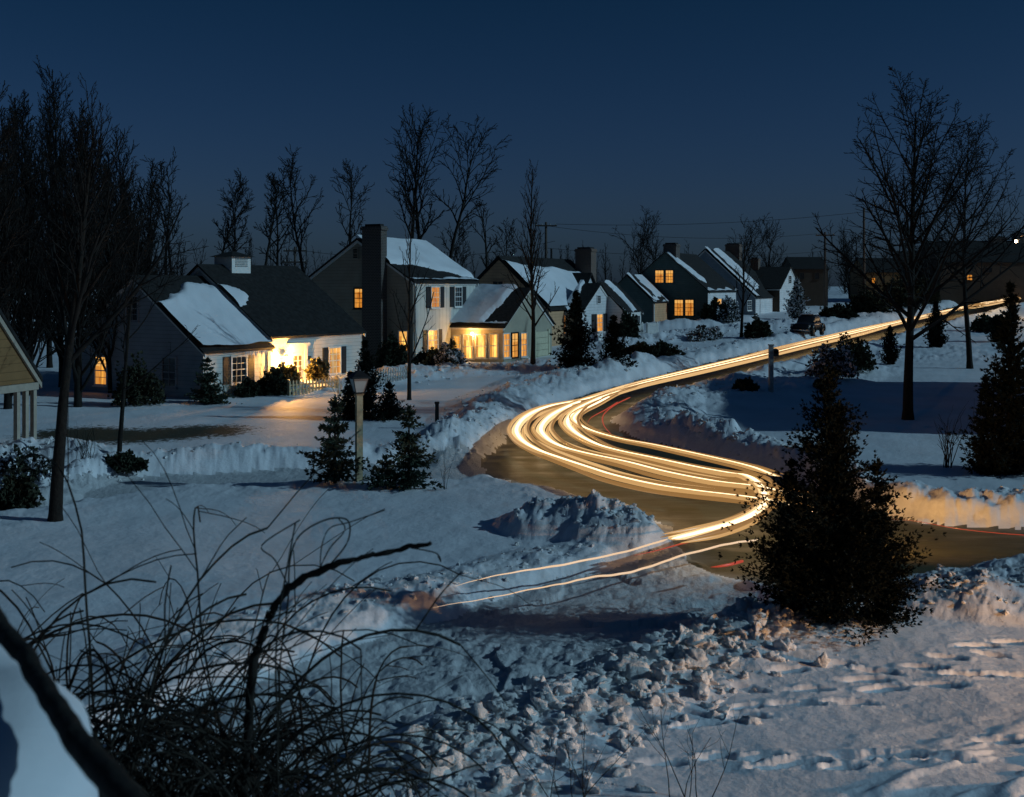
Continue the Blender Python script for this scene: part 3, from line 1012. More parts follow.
h.window(F2, (427.5, 330.5, 437, 350), M["litbright"], shutters=.45, cols=3, rws=4)
cy0, _ = h.hit(G2[0], G2[1], 387, 300)
cy1, _ = h.hit(G2[0], G2[1], 368, 300)
h.chimney(-.62, -.01, cy0, cy1, -.2, 8.15, M["darkbrick"])
dp = MB().tube([(.12, -.07, .2), (.12, -.07, 5.0)], .05, 6)
dp.build("downpipe", M["greywood"], h.r)
# sunroom wing: ridge runs out from the front wall
x0 = 4.35
XW, EXT = 6.9, 3.35
wing = h.block(x0, x0 + XW, -EXT, .0, -.2, 2.62, 4.72, "y", M["taupe"], M["roof"], gable=M["battengable"], eave=.17)
WL3 = ((x0, 0), (0, 1), (-1, 0))
h.snow(wing, x0, x0 + XW, -EXT, 0, 2.62, 4.72, "y", -1, lambda s, t: np.maximum(np.maximum(s - .40 + .12 * t, .09 - t), .04 - np.hypot(s - .2, t - .1)), eave=.17, seed=6, thick=.2)
sunwall = MB()
h.slab(sunwall, (x0, -EXT), (0, 1), (-1, 0), .02, EXT - .02, .2, 2.55, .003, .02)
sunwall.build("sunroom_panel", simple("cream_paint", (.62, .5, .3), .6, .1), h.r)
WLp = ((x0 - .02, 0), (0, 1), (-1, 0))
for bx, mt in (((454, 336, 460, 353), "lit"), ((464, 335, 473, 358), "litsun"), ((476.5, 335, 486, 357), "litsun"), ((490, 334.5, 498, 357), "litbright")):
    h.window(WLp, bx, M[mt], cols=2, rws=2, fw=.06)
WG = ((0, -EXT), (1, 0), (0, -1))
h.window(WG, (503, 334, 509, 357), M["lit"], cols=2, rws=4, fw=.06)
h.window(WG, (520.5, 333.5, 526, 356), M["lit"], cols=2, rws=4, fw=.06)
h.window(WG, (511.5, 333.5, 517.5, 357), M["lit"], cols=2, rws=4, fw=.08, frame=M["dark"], name="door", sill=False)
s0, zt = h.hit(WG[0], WG[1], 535, 332)
s1, _ = h.hit(WG[0], WG[1], 547.5, 332)
_, zb = h.hit(WG[0], WG[1], 541, 362)
gd = MB()
for i in range(5):
    h.slab(gd, *WG, s0 + .02, s1 - .02, zb + (zt - zb) * i / 5 + .01, zb + (zt - zb) * (i + 1) / 5 - .01, .003, .05)
h.slab(gd, *WG, s1, s1 + .25, zb, zt + .1, .003, .07)
h.slab(gd, *WG, s0 - .12, s0, zb, zt + .1, .003, .07)
gd.build("garage_door", simple("pale_green_paint", (.50, .48, .34), .6, .1), h.r)
s_l, z_l = h.hit(WLp[0], WLp[1], 473.5, 332.5)
lpx = h.map(*WLp, s_l, z_l - .05, .16)
MB().lathe([(.02, -.10), (.07, -.06), (.075, .02), (.03, .06)], 10, lpx).build("eave_lamp", M["bulb"], h.r)
ROOT2 = h
EAVE_W = Vector((h.c[0], h.c[1], 0)) + h.u * (lpx[0] - .25) + h.v * lpx[1] + Vector((0, 0, lpx[2] - .1))

# --- tan gabled house further on, with its white-gabled wing
h = House("tan_house", "tan gabled house with thick roof snow, white gable-ended wing and square brick chimney", "house", (2.44, 76.0), 25)
main = h.block(0, 12.7, 0, 7.32, .2, 3.42, 6.86, "x", M["tan"], M["roof"], trim=M["roof"])
h.snow(main, 0, 12.7, 0, 7.32, 3.42, 6.86, "x", -1,
       lambda s, t: np.minimum(.86 - t - .12 * s + .14 * np.clip(.25 - s, 0, 1) * 4 * .5, .3 + 0 * s), seed=9, thick=.2)
h.window(GABLE(0), (493, 281.5, 503, 291), M["glass"], cols=2, rws=2, frame=M["tan"])
h.chimney(11.9, 13.0, 1.6, 2.9, 4.0, 7.75, M["brick"])
vp = MB().tube([(9.6, 3.9, 6.6), (9.6, 3.9, 7.7)], .09, 8)
vp.build("vent_pipe", M["black"], h.r)
# dormer
dm = MB()
dm.add([(8.9, .9, 4.2), (10.6, .9, 4.2), (10.6, .9, 5.0), (9.75, .9, 5.75), (8.9, .9, 5.0),
        (8.9, 3.0, 4.2), (10.6, 3.0, 4.2), (10.6, 3.0, 5.0), (9.75, 3.0, 5.75), (8.9, 3.0, 5.0)],
       [(4, 3, 2, 1, 0), (5, 6, 7, 8, 9), (0, 1, 6, 5), (1, 2, 7, 6), (2, 3, 8, 7), (3, 4, 9, 8), (4, 0, 5, 9)])
dmo = dm.build("dormer", M["whitegable"], h.r)
dr_ = MB()
for sg in (-1, 1):
    q = []
    for dz in (.02, .14):
        for y in (.7, 3.2):
            pass
        q += [(9.75 + sg * 1.0, .7, 4.87 + dz), (9.75, .7, 5.75 + dz), (9.75, 3.2, 5.75 + dz), (9.75 + sg * 1.0, 3.2, 4.87 + dz)]
    dr_.hexa(q)
dr_.build("dormer_roof", M["roof"], dmo)
# wing: ridge runs forward
wx0, wW, wE = 2.75, 6.7, 2.75
def loc(hh, X, Y):
    dx, dy = X - hh.c[0], Y - hh.c[1]
    return dx * hh.u.x + dy * hh.u.y, dx * hh.v.x + dy * hh.v.y
wx0, wy = loc(h, 2.54, 79.0)
ex, ey = loc(h, 4.75, 78.0)
wx0 = (wx0 + ex) / 2
wing = h.block(wx0, wx0 + 6.7, ey, .0, .2, 3.22, 5.02, "y", M["taupe"], M["roof"], gable=M["whitegable"], eave=.17)
h.snow(wing, wx0, wx0 + 6.7, ey, 0, 3.22, 5.02, "y", -1, lambda s, t: s - .72 + .1 * np.sin(t * 5), eave=.17, seed=10, thick=.2)
WV = ((wx0, 0), (0, 1), (-1, 0))
h.window(WV, (557, 315.5, 565.5, 333.5), M["litbright"], cols=2, rws=4)
WG3 = ((0, ey), (1, 0), (0, -1))
h.window(WG3, (596.5, 314.5, 602, 331), M["lit"], shutters=.9, cols=2, rws=4)
h.window(WG3, (597, 296, 600, 303), M["dark"], cols=1, rws=5, sill=False, frame=M["whitegable"], name="attic_vent")
# side porch with dark garage mouth
qx, qy = loc(h, 7.99, 82.0)
porch = h.block(qx, qx + 3.76, qy, qy + 4.0, .3, 3.08, 5.1, "x", M["whitegable"], M["roof"])
h.snow(porch, qx, qx + 3.76, qy, qy + 4.0, 3.08, 5.1, "x", -1, lambda s, t: np.maximum(.13 - np.abs(s - .52 - .1 * np.sin(t * 3)) , .1 - np.abs(s) - t * .15), seed=11, thick=.14)
PW = ((0, qy), (1, 0), (0, -1))
s0, zt = h.hit(PW[0], PW[1], 625.5, 317)
s1, _ = h.hit(PW[0], PW[1], 637, 317)
gm = MB()
h.slab(gm, *PW, s0, s1, .5, zt, .003, .03)
gm.build("garage_shade_panel", M["dark"], h.r)  # flat near-black panel; the shade inside the garage is put into its colour
gp = MB()
for a in (s0 - .35, s1 + .1):
    h.slab(gp, *PW, a, a + .25, .5, 3.0, .03, .2)
h.slab(gp, *PW, s0 - .35, s1 + .35, zt + .03, zt + .3, .03, .2)
gp.build("porch_posts", M["trim"], h.r)

# --- dark green house with lit window pairs
h = House("dark_green_house", "dark green clapboard house with two pairs of lit windows in its gable", "house", (17.55, 103.0), 25)
main = h.block(0, 10.2, 0, 8.0, .6, 4.48, 7.92, "x", M["whitegable"], M["roof"], gable=M["darkgreen"], trim=M["darkgreen"])
h.snow(main, 0, 10.2, 0, 8.0, 4.48, 7.92, "x", -1, lambda s, t: .085 - np.abs(s - .10 - .14 * (1 - t)) - np.maximum(0, .30 - t) * 1.2 - np.maximum(0, t - .93), seed=14, thick=.2)
h.snow(main, 0, 10.2, 0, 8.0, 4.48, 7.92, "x", -1, lambda s, t: .05 - t + .03 * np.sin(s * 20), seed=15, thick=.1)
g4 = GABLE(0)
for bx in ((655.5, 270.5, 663.5, 282.5), (666, 270.5, 673, 282.5), (674.8, 300, 683, 315.5), (685.5, 300, 693.5, 315.5)):
    h.window(g4, bx, M["lit2"] if bx[1] > 290 or bx[0] < 660 else M["lit"], cols=3, rws=4, frame=M["darkgreen"], fw=.08)
h.window(FRONT(0), (716, 299, 721, 312), M["lit2"], shutters=.7, cols=2, rws=4)
h.window(FRONT(0), (729, 300, 733, 310), M["glass"], shutters=.7, cols=2, rws=4)
kx, ky = loc(h, 14.9, 104.6)
h.chimney(.8, 2.0, 3.2, 4.4, 6.5, 8.75, M["darkbrick"])
gx, gy = loc(h, 12.26, 100.0)
gar = h.block(gx, gx + 4.05, gy, gy + 4.76, .6, 3.58, 5.8, "x", M["tan"], M["roof"], gable=M["darkgreen"], trim=M["darkgreen"])
h.snow(gar, gx, gx + 4.05, gy, gy + 4.76, 3.58, 5.8, "x", -1, lambda s, t: .16 - s + .03 * np.sin(t * 8), seed=16, thick=.18)
h.snow(gar, gx, gx + 4.05, gy, gy + 4.76, 3.58, 5.8, "x", -1, lambda s, t: np.minimum(.3, s - .45) * np.clip(t - .1, 0, 1), seed=17, thick=.04)
db = MB().tube([(gx + .05, gy - .08, .9), (gx + .05, gy - .08, 3.4)], .06, 6)
db.build("downpipe", M["trim"], h.r)

# --- snowy-roofed house behind it
h = House("snowy_roof_house", "house with broad streaks of snow on a dark roof, right behind the dark green house", "house", (25.0, 118.0), 25)
main = h.block(0, 12, 0, 10.6, 1.0, 3.75, 8.7, "x", M["whitegable"], M["roof"], gable=M["bluegrey"])
h.snow(main, 0, 12, 0, 10.6, 3.75, 8.7, "x", -1, lambda s, t: np.maximum(.09 - np.abs(s - .04), np.minimum(.16 - np.abs(s - .42), t - .35 + .3 * fbm(s * 4, t * 4, 3, 3)) - .03), seed=20, thick=.22)
h.window(FRONT(0), (747, 301, 751, 310), M["glass"], cols=2, rws=4)
h.chimney(10.2, 11.5, 4.2, 5.8, 7.0, 9.6, M["brick"])

# --- dark-roofed house with small white gable
h = House("white_gabled_house", "dark low house ending in a small bright white gable", "house", (29.1, 125.0), 25)
hb = h.block(0, 11.0, 0.0, 5.2, 1.2, 4.62, 7.0, "y", M["brown"], M["roof"], gable=M["whitegable"])
h.window(((0, 0), (1, 0), (0, -1)), (788.6, 276, 791, 283), M["dark"], cols=1, rws=4, sill=False, name="attic_vent")
h.chimney(4.6, 5.6, 3.4, 4.3, 6.2, 8.0, M["brick"])

# --- brown house beyond
def far_house(name, label, px0, px1, ybase, yeave, yridge, Y, wall, lit=(), deg=60, depth=7.0, chim=None, snow=False):
    X0, X1 = (px0 - CX) / F * Y, (px1 - CX) / F * Y
    z = lambda y: EYE - (y - CY) / F * Y
    hh = House(name, label, "house", (X0, Y), 90)        # front wall faces the viewer
    L = X1 - X0
    zb, ze, zr = min(z(ybase), float(H(Y)) - .2), z(yeave), z(yridge)
    rr = hh.block(0, L, 0, depth, zb, ze, zr, "x", wall, M["roof"], trim=wall)
    for bx, mt in lit:
        hh.window(FRONT(0), bx, M[mt], cols=2, rws=3, frame=wall)
    if chim:
        for c in chim:
            cx = (c[0] - CX) / F * (Y + depth / 2) - X0
            hh.chimney(cx, cx + c[1], depth / 2 - .5, depth / 2 + .5, zr - .8, z(c[2]) + .3, M["darkbrick"])
    if snow:
        hh.snow(rr, 0, L, 0, depth, ze, zr, "x", -1, lambda s, t: .25 - np.abs(t - .3) - .1 * np.sin(s * 9), seed=px0)
    return hh

far_house("brown_house", "brown two-window house with dark roof behind the utility pole", 794, 828, 296, 269, 257, 140, M["brown"],
          lit=[((800, 273, 804, 279), "glass"), ((815, 273, 819, 279), "glass")])
far_house("pale_far_house", "pale house glimpsed between the pole and the large bare tree, one orange window lit", 866, 900, 306, 272, 258, 150, M["shingletan"],
          lit=[((872, 278, 875, 283), "lit2")])
far_house("long_dark_house", "long dark house under the bright street light with two chimneys on its ridge", 940, 1050, 300, 262, 240, 150, M["brown"],
          lit=[((967, 275, 972, 280), "lit2"), ((985, 268, 992, 272), "glass")], chim=[(990, 2.0, 238), (1014, 2.6, 234)], depth=10)
far_house("dark_hillside_house", "dark shuttered house on the slope left of the long dark house", 905, 948, 304, 270, 251, 158, M["brown"])
far_house("hidden_cottage", "small dark cottage among the trees at the far left", 2, 60, 372, 330, 300, 82, M["bluegrey"], snow=True)

# --- neighbour's house beyond the right edge, between the moon and the right lawn
h = House("neighbour_house", "two-storey brown house standing beyond the right edge of the view", "house", (25.0, 34.0), 0)
h.block(0, 18, -9, 0, -.2, 5.6, 10.4, "x", M["brown"], M["roof"])

# --- left edge porch building
h = House("tan_shingled_porch", "tan shingled gable with white posts cut by the left edge of the view", "porch building", (-14.16, 34.2), 90)
h.r.rotation_euler = (0, 0, R(90 - 17) + R(180))     # local x runs back towards the viewer along the gable face
h.u = Vector((-math.sin(R(17)), -math.cos(R(17)), 0))
h.v = Vector((math.cos(R(17)), -math.sin(R(17)), 0))
hw = 3.4
gb_ = MB()
gb_.add([(0, 0, 2.05), (2 * hw, 0, 2.05), (2 * hw, 0, 2.2), (hw, 0, 2.2 + hw * 1.18), (0, 0, 2.2),
         (0, -7, 2.05), (2 * hw, -7, 2.05), (2 * hw, -7, 2.2), (hw, -7, 2.2 + hw * 1.18), (0, -7, 2.2)],
        [(0, 1, 2, 3, 4), (9, 8, 7, 6, 5), (5, 6, 1, 0), (6, 7, 2, 1), (7, 8, 3, 2), (8, 9, 4, 3), (9, 5, 0, 4)])
gb_.build("gable_wall", M["shingletan"], h.r)
rf, rk = MB(), MB()
for s_ in (-1, 1):
    e = hw + s_ * (hw + .16)
    ze = 2.2 - .16 * 1.18
    q = [(e, .12, ze + .02), (hw, .12, 2.2 + hw * 1.18 + .02), (hw, -7.2, 2.2 + hw * 1.18 + .02), (e, -7.2, ze + .02)]
    rf.hexa(q + [(a, b, c + .14) for a, b, c in q])
    q = [(e, .02, ze - .16), (hw, .02, 2.2 + hw * 1.18 - .2), (hw, .09, 2.2 + hw * 1.18 - .2), (e, .09, ze - .16)]
    rk.hexa(q + [(a, b, c + .19) for a, b, c in q])
rf.build("roof", M["roof"], h.r)
rk.build("rake_board", M["cream"], h.r)
bm_ = MB().box(-.02, 2 * hw, -.02, .09, 1.83, 2.04)
bm_.build("porch_beam", M["cream"], h.r)
for x in (.02, .36, .72, 2.3, 2.7):
    MB().box(x, x + .13, -.08, .05, -.1, 1.83).build("post", M["cream"], h.r)
MB().box(.1, 2 * hw, -2.4, -2.3, -.1, 1.82).build("back_wall", M["brown"], h.r)
bw = MB().box(1.25, 1.7, -2.29, -2.27, .95, 1.75)
bw.build("window", M["lit2"], h.r)

# ------------------------------------------------------------------ bare trees
def tube_batch(segs, n):
    """segs: arrays p0, p1, r0, r1 -> vertices, faces (open prisms)"""
    p0, p1, r0, r1 = segs
    d = p1 - p0
    d /= np.linalg.norm(d, axis=1, keepdims=True) + 1e-9
    ref = np.where(np.abs(d[:, 2:3]) < .9, [[0, 0, 1.0]], [[1.0, 0, 0]])
    a = np.cross(d, ref)
    a /= np.linalg.norm(a, axis=1, keepdims=True)
    b = np.cross(d, a)
    m = len(p0)
    vs = np.empty((m, 2 * n, 3))
    for k in range(n):
        t = 2 * math.pi * k / n
        o = a * math.cos(t) + b * math.sin(t)
        vs[:, k] = p0 + o * r0[:, None]
        vs[:, n + k] = p1 + o * r1[:, None]
    base = np.arange(m)[:, None] * 2 * n
    fs = [np.stack([base[:, 0] + k, base[:, 0] + (k + 1) % n, base[:, 0] + n + (k + 1) % n, base[:, 0] + n + k], 1) for k in range(n)]
    return vs.reshape(-1, 3), np.concatenate(fs)


def grow_tree(rnd, height, r, first=.3, spread=.55, wig=.08, up=.25, dens=1.0, kids=(16, 7, 4), lens=(.42, .5, .45), twig_r=.008, lean=0.0, top=1.0, taper=.8, dome=False):
    trunk, br = [], []

    def walk(p, d, L, r0, r1, nseg, w, upw):
        pts, rs = [p.copy()], [r0]
        for i in range(nseg):
            d = (d + Vector((rnd.gauss(0, w), rnd.gauss(0, w), rnd.gauss(0, w * .6) + upw / nseg))).normalized()
            p = p + d * (L / nseg)
            pts.append(p.copy())
            rs.append(r0 + (r1 - r0) * ((i + 1) / nseg) ** taper)
        return pts, rs

    def child(pts, rs, lvl, L):
        k = max(1, int(kids[lvl] * dens * rnd.uniform(.8, 1.2)))
        lo = first if lvl == 0 else .18
        for i in range(k):
            t = lo + (1 - lo) * ((i + rnd.random()) / k) * .98
            f = t * (len(pts) - 1)
            j = min(int(f), len(pts) - 2)
            p = pts[j].lerp(pts[j + 1], f - j)
            rr = rs[j] + (rs[j + 1] - rs[j]) * (f - j)
            d = (pts[j + 1] - pts[j]).normalized()
            az = rnd.uniform(0, 6.283) if lvl else i * 2.399 + rnd.uniform(-.5, .5)
            side = Vector((math.cos(az), math.sin(az), 0))
            side = (side - d * side.dot(d)).normalized()
            an = spread * rnd.uniform(.75, 1.3) * (1.15 if lvl else 1)
            if lvl == 0:
                an *= 1.12 - .62 * (t - lo) / (1 - lo)
            nd = d * math.cos(an) + side * math.sin(an)
            env = ((.75 + .45 * math.sin(3.0 * (t - lo) / (1 - lo)) - .25 * (t - lo) / (1 - lo)) if dome else (1 - .72 * (t - lo) / (1 - lo))) if lvl == 0 else (1 - .55 * t)
            l2 = L * lens[lvl] * env * rnd.uniform(.7, 1.2)
            r2 = max(twig_r, min(rr * .72, r * (.42, .2, .09)[lvl] * (env if lvl else (.55 + .45 * env))))
            q, qs = walk(p, nd, l2, r2, max(twig_r * .7, r2 * .3), (7, 5, 3)[lvl], wig * (1.1, 1.5, 1.8)[lvl], up * (1.2, .7, .3)[lvl])
            for a, b, c, e in zip(q[:-1], q[1:], qs[:-1], qs[1:]):
                br.append((a[:], b[:], c, e))
            if lvl < 2:
                child(q, qs, lvl + 1, l2)

    pts, rs = walk(Vector((0, 0, -.35)), Vector((lean, 0, 1)).normalized(), height * top + .35, r, max(twig_r, r * .12), 16, wig * .35, .15)
    rs[0] = r * 1.35
    child(pts, rs, 0, height)
    return pts, rs, br


def put_tree(name, loc, label, group, data, cat="tree", rz=0.0, twig=None):
    pts, rs, br = data
    t = thing(name, loc, label, cat, rz, group)
    MB().tube(pts, rs, 9).build("trunk", M["bark"], t, True)
    s = [np.array([b[i] for b in br], float) for i in range(4)]
    big = s[2] > .03
    V, Fa = [], []
    n0 = 0
    for sel, k in ((big, 5), (~big, 3)):
        if sel.any():
            v, f = tube_batch([a[sel] for a in s], k)
            V.append(v)
            Fa.append(f + n0)
            n0 += len(v)
    link("crown", np.concatenate(V), np.concatenate(Fa), twig or M["twig"], t, True)
    return t


def copy_thing(o, loc, rz, scale, label):
    c = o.copy()
    COL.objects.link(c)
    c.location, c.rotation_euler, c.scale = loc, (0, 0, rz), (scale,) * 3
    c["label"] = label
    for ch in list(o.children):
        k = ch.copy()
        COL.objects.link(k)
        k.parent = c
    return c


def base_at(px, py):
    x, y = XY(px, py)
    return Vector((x, y, ground_z(x, y)))


# large tree on the right lawn and its neighbour
r_ = random.Random(3)
b = base_at(908, 426)
put_tree("bare_tree", b, "largest bare tree, with a wide fan of fine branches, on the dark right lawn", None,
         grow_tree(r_, 10.7, .20, .26, .72, .03, .22, 1.0, (30, 12, 7), (.52, .44, .44), .012, top=1.0))
b = base_at(970, 373)
put_tree("bare_tree", b, "slimmer bare tree behind and right of the largest bare tree", None,
         grow_tree(random.Random(12), 12.3, .17, .33, .76, .06, .25, 1.0, (26, 11, 6), (.50, .44, .42), .016))
# slim street trees
b = base_at(409, 405)
put_tree("bare_tree", b, "slim bare young tree in front of the tall brick chimney", None,
         grow_tree(random.Random(21), 7.4, .10, .22, .42, .05, .35, 1.0, (20, 6, 2), (.36, .4, .4), .008))
b = base_at(533, 374)
put_tree("bare_tree", b, "slim bare tree in front of the pale green garage gable", None,
         grow_tree(random.Random(22), 10.2, .14, .20, .50, .04, .2, 1.0, (32, 7, 3), (.30, .42, .4), .010))
b = base_at(741, 340)
put_tree("bare_tree", b, "slender bare tree in front of the snow-streaked roof", None,
         grow_tree(random.Random(23), 7.6, .14, .3, .5, .06, .3, 1.0, (18, 6, 3), (.34, .42, .4), .012))
# near-left trees
b = base_at(55, 531)
put_tree("bare_tree", b, "nearest bare tree on the left, trunk in snow before the tan porch", None,
         grow_tree(random.Random(31), 7.9, .15, .40, .50, .06, .35, 1.0, (20, 9, 5), (.42, .42, .4), .006, lean=.015))
b = base_at(119, 470)
put_tree("bare_tree", b, "thin bare sapling with spreading low limbs in front of the grey gable", None,
         grow_tree(random.Random(32), 6.6, .075, .25, .75, .07, .25, 1.0, (12, 7, 3), (.55, .42, .4), .006))

# dark woodland on the left
WOODS = "bare trees massed on the left"
wood = [(8, 415, 10.5, 41), (78, 412, 10.8, 42), (28, 400, 12.0, 43), (112, 398, 10.2, 44), (-40, 430, 11.5, 45), (96, 386, 12.0, 81), (20, 380, 13.0, 82), (150, 380, 10.0, 83), (50, 372, 13.5, 84), (-10, 385, 13.0, 85), (122, 378, 11.5, 86), (62, 392, 13.2, 46), (138, 390, 9.0, 47)]
wl = ["bare tree at the left edge above the tan porch roof", "bare tree just right of the nearest leaning tree, beside the grey gable",
      "tall bare tree behind the left edge thicket of branches", "bare tree rising directly behind the peak of the dark grey gable",
      "bare tree whose branches enter from beyond the left edge",
      "bare tree just left of the dark grey gable's peak, further back", "far bare tree between the two leftmost trunks of the dark mass",
      "low bare tree behind the dark grey gable's right shoulder", "far tall bare tree behind the nearest leaning tree's crown",
      "far bare tree at the very left edge of the view", "far bare tree behind the dark grey gable's peak", "tallest bare tree of the dark left mass, its tip highest against the sky",
      "shortest bare tree at the right end of the dark left mass"]
for (px, py, hh, sd_), lb_ in zip(wood, wl):
    x, y = XY(px, py)
    y0 = min(y, 60)
    put_tree("bare_tree", (x, y, float(H(y))), lb_, WOODS,
             grow_tree(random.Random(sd_), hh, .17, .08, .52, .07, .4, 1.0, (44, 13, 5), (.46, .40, .42), .014))

# tall old trees along the skyline
SKY = "tall bare trees along the skyline"
def sky_tree(px, ytop, Y, seed, label, wide=1.0, r=.22, dens=1.0, first=.3):
    x = (px - CX) / F * Y
    zt = EYE - (ytop - CY) / F * Y
    z0 = float(H(Y))
    return put_tree("bare_tree", (x, Y, z0), label, SKY,
                    grow_tree(random.Random(seed), zt - z0, r, first if first < .25 else random.Random(seed).uniform(.38, .58), .50, .16, .32, dens * 1.1, (13, 8, 4), (.245 * wide, .5, .45), .026, top=.95, dome=True))

sky_tree(166, 165, 92, 52, "tall bare tree behind the dark grey gable's right slope", 1.0)
sky_tree(178, 188, 96, 53, "lower bare tree of the close pair left of the cupola", 0.9)
sky_tree(211, 178, 98, 54, "narrow bare tree just left of the cupola", .85)
sky_tree(229, 182, 99, 55, "slim bare tree directly behind the cupola", .85)
sky_tree(257, 178, 98, 56, "bare tree just right of the cupola", .95)
sky_tree(272, 185, 100, 57, "bare tree second to the right of the cupola", .95)
sky_tree(315, 160, 92, 58, "knotty bare tree left of the two-storey gable's peak", 1.0)
sky_tree(347, 163, 97, 59, "knotty bare tree directly above the two-storey gable's peak", 1.05)
sky_tree(406, 132, 90, 60, "tallest skyline tree, behind the tall brick chimney, crown arching left", 1.25, .26)
sky_tree(428, 130, 92, 61, "tall bare tree in the middle of the trio above the snowy two-storey roof", 1.1, .26)
sky_tree(444, 138, 91, 62, "bare tree at the right of the trio above the snowy two-storey roof", 1.2, .26)
sky_tree(487, 198, 95, 63, "bare tree with a broken-off top above the tan gable", .9, .24, .8)
sky_tree(366, 235, 104, 64, "small bare tree low behind the tall brick chimney", 1.3, .15)
sky_tree(462, 236, 112, 65, "low twiggy tree left of the broken-topped tree", 1.5, .15)
sky_tree(510, 230, 118, 66, "low twiggy tree right of the broken-topped tree", 1.4, .15)
sky_tree(640, 232, 150, 67, "wide bare tree behind the roof between the tan and dark green houses", 2.6, .22, 1.0, .2)
sky_tree(668, 236, 155, 68, "bare tree peeking over the dark green gable's left slope", 2.0, .2, 1.0, .2)
sky_tree(735, 232, 158, 69, "fan-shaped bare tree above the snow-streaked roof", 2.4, .2, 1.0, .2)
sky_tree(765, 234, 150, 70, "fan-shaped bare tree behind the far brick chimney", 2.2, .2, 1.0, .2)
sky_tree(850, 242, 165, 71, "dark bushy bare tree between the two right utility poles", 2.4, .2, 1.2, .15)

# far wood beyond all houses, one mass
def far_wood():
    rn = random.Random(5)
    protos = [grow_tree(random.Random(900 + i), 1.0, .018, .12, .5, .1, .3, 1.0, (16, 6, 2), (.34, .45, .4), .0022) for i in range(3)]
    pa = []
    for pts, rs, br in protos:
        s = [np.array([q[i] for q in br], float) for i in range(4)]
        tp = np.array([p[:] for p in pts])
        s = [np.concatenate([s[0], tp[:-1]]), np.concatenate([s[1], tp[1:]]), np.concatenate([s[2], np.array(rs[:-1])]), np.concatenate([s[3], np.array(rs[1:])])]
        pa.append(tube_batch(s, 3))
    V, Fa, n = [], [], 0
    for _ in range(210):
        Y = rn.uniform(190, 250)
        px = rn.uniform(-150, 1150)
        hgt = rn.uniform(6, 9.5) * (1.25 if px < 330 or px > 830 else 1)
        v, f = pa[rn.randrange(3)]
        a = rn.uniform(0, 6.28)
        ro = np.array([[math.cos(a), -math.sin(a), 0], [math.sin(a), math.cos(a), 0], [0, 0, 1]])
        q = (v * hgt * np.array([1.2, 1.2, 1])) @ ro.T + np.array([(px - CX) / F * Y, Y, float(H(Y))])
        V.append(q)
        Fa.append(f + n)
        n += len(q)
    o = link("distant_wood", np.concatenate(V), np.concatenate(Fa), M["twig"])
    tag(o, "far off mass of bare trees along the horizon behind the houses", "wood", kind="stuff")
far_wood()

# ------------------------------------------------------------------ evergreens and shrubs
def sprays(p, d, size, rnd, k=3, wid=.28, jit=.6):
    """small needle triangles round points"""
    p, d, size = np.repeat(p, k, 0), np.repeat(d, k, 0), np.repeat(size, k)
    n = len(p)
    e = d + rnd.normal(0, jit, (n, 3))
    e /= np.linalg.norm(e, axis=1, keepdims=True) + 1e-9
    s = np.cross(e, rnd.normal(size=(n, 3)))
    s /= np.linalg.norm(s, axis=1, keepdims=True) + 1e-9
    L = size * rnd.uniform(.6, 1.3, n)
    mid = p + e * (L * .35)[:, None]
    w = (L * wid)[:, None]
    v = np.stack([p, mid + s * w, p + e * L[:, None], mid - s * w], 1).reshape(-1, 3)
    return v, np.arange(n * 4).reshape(-1, 4)


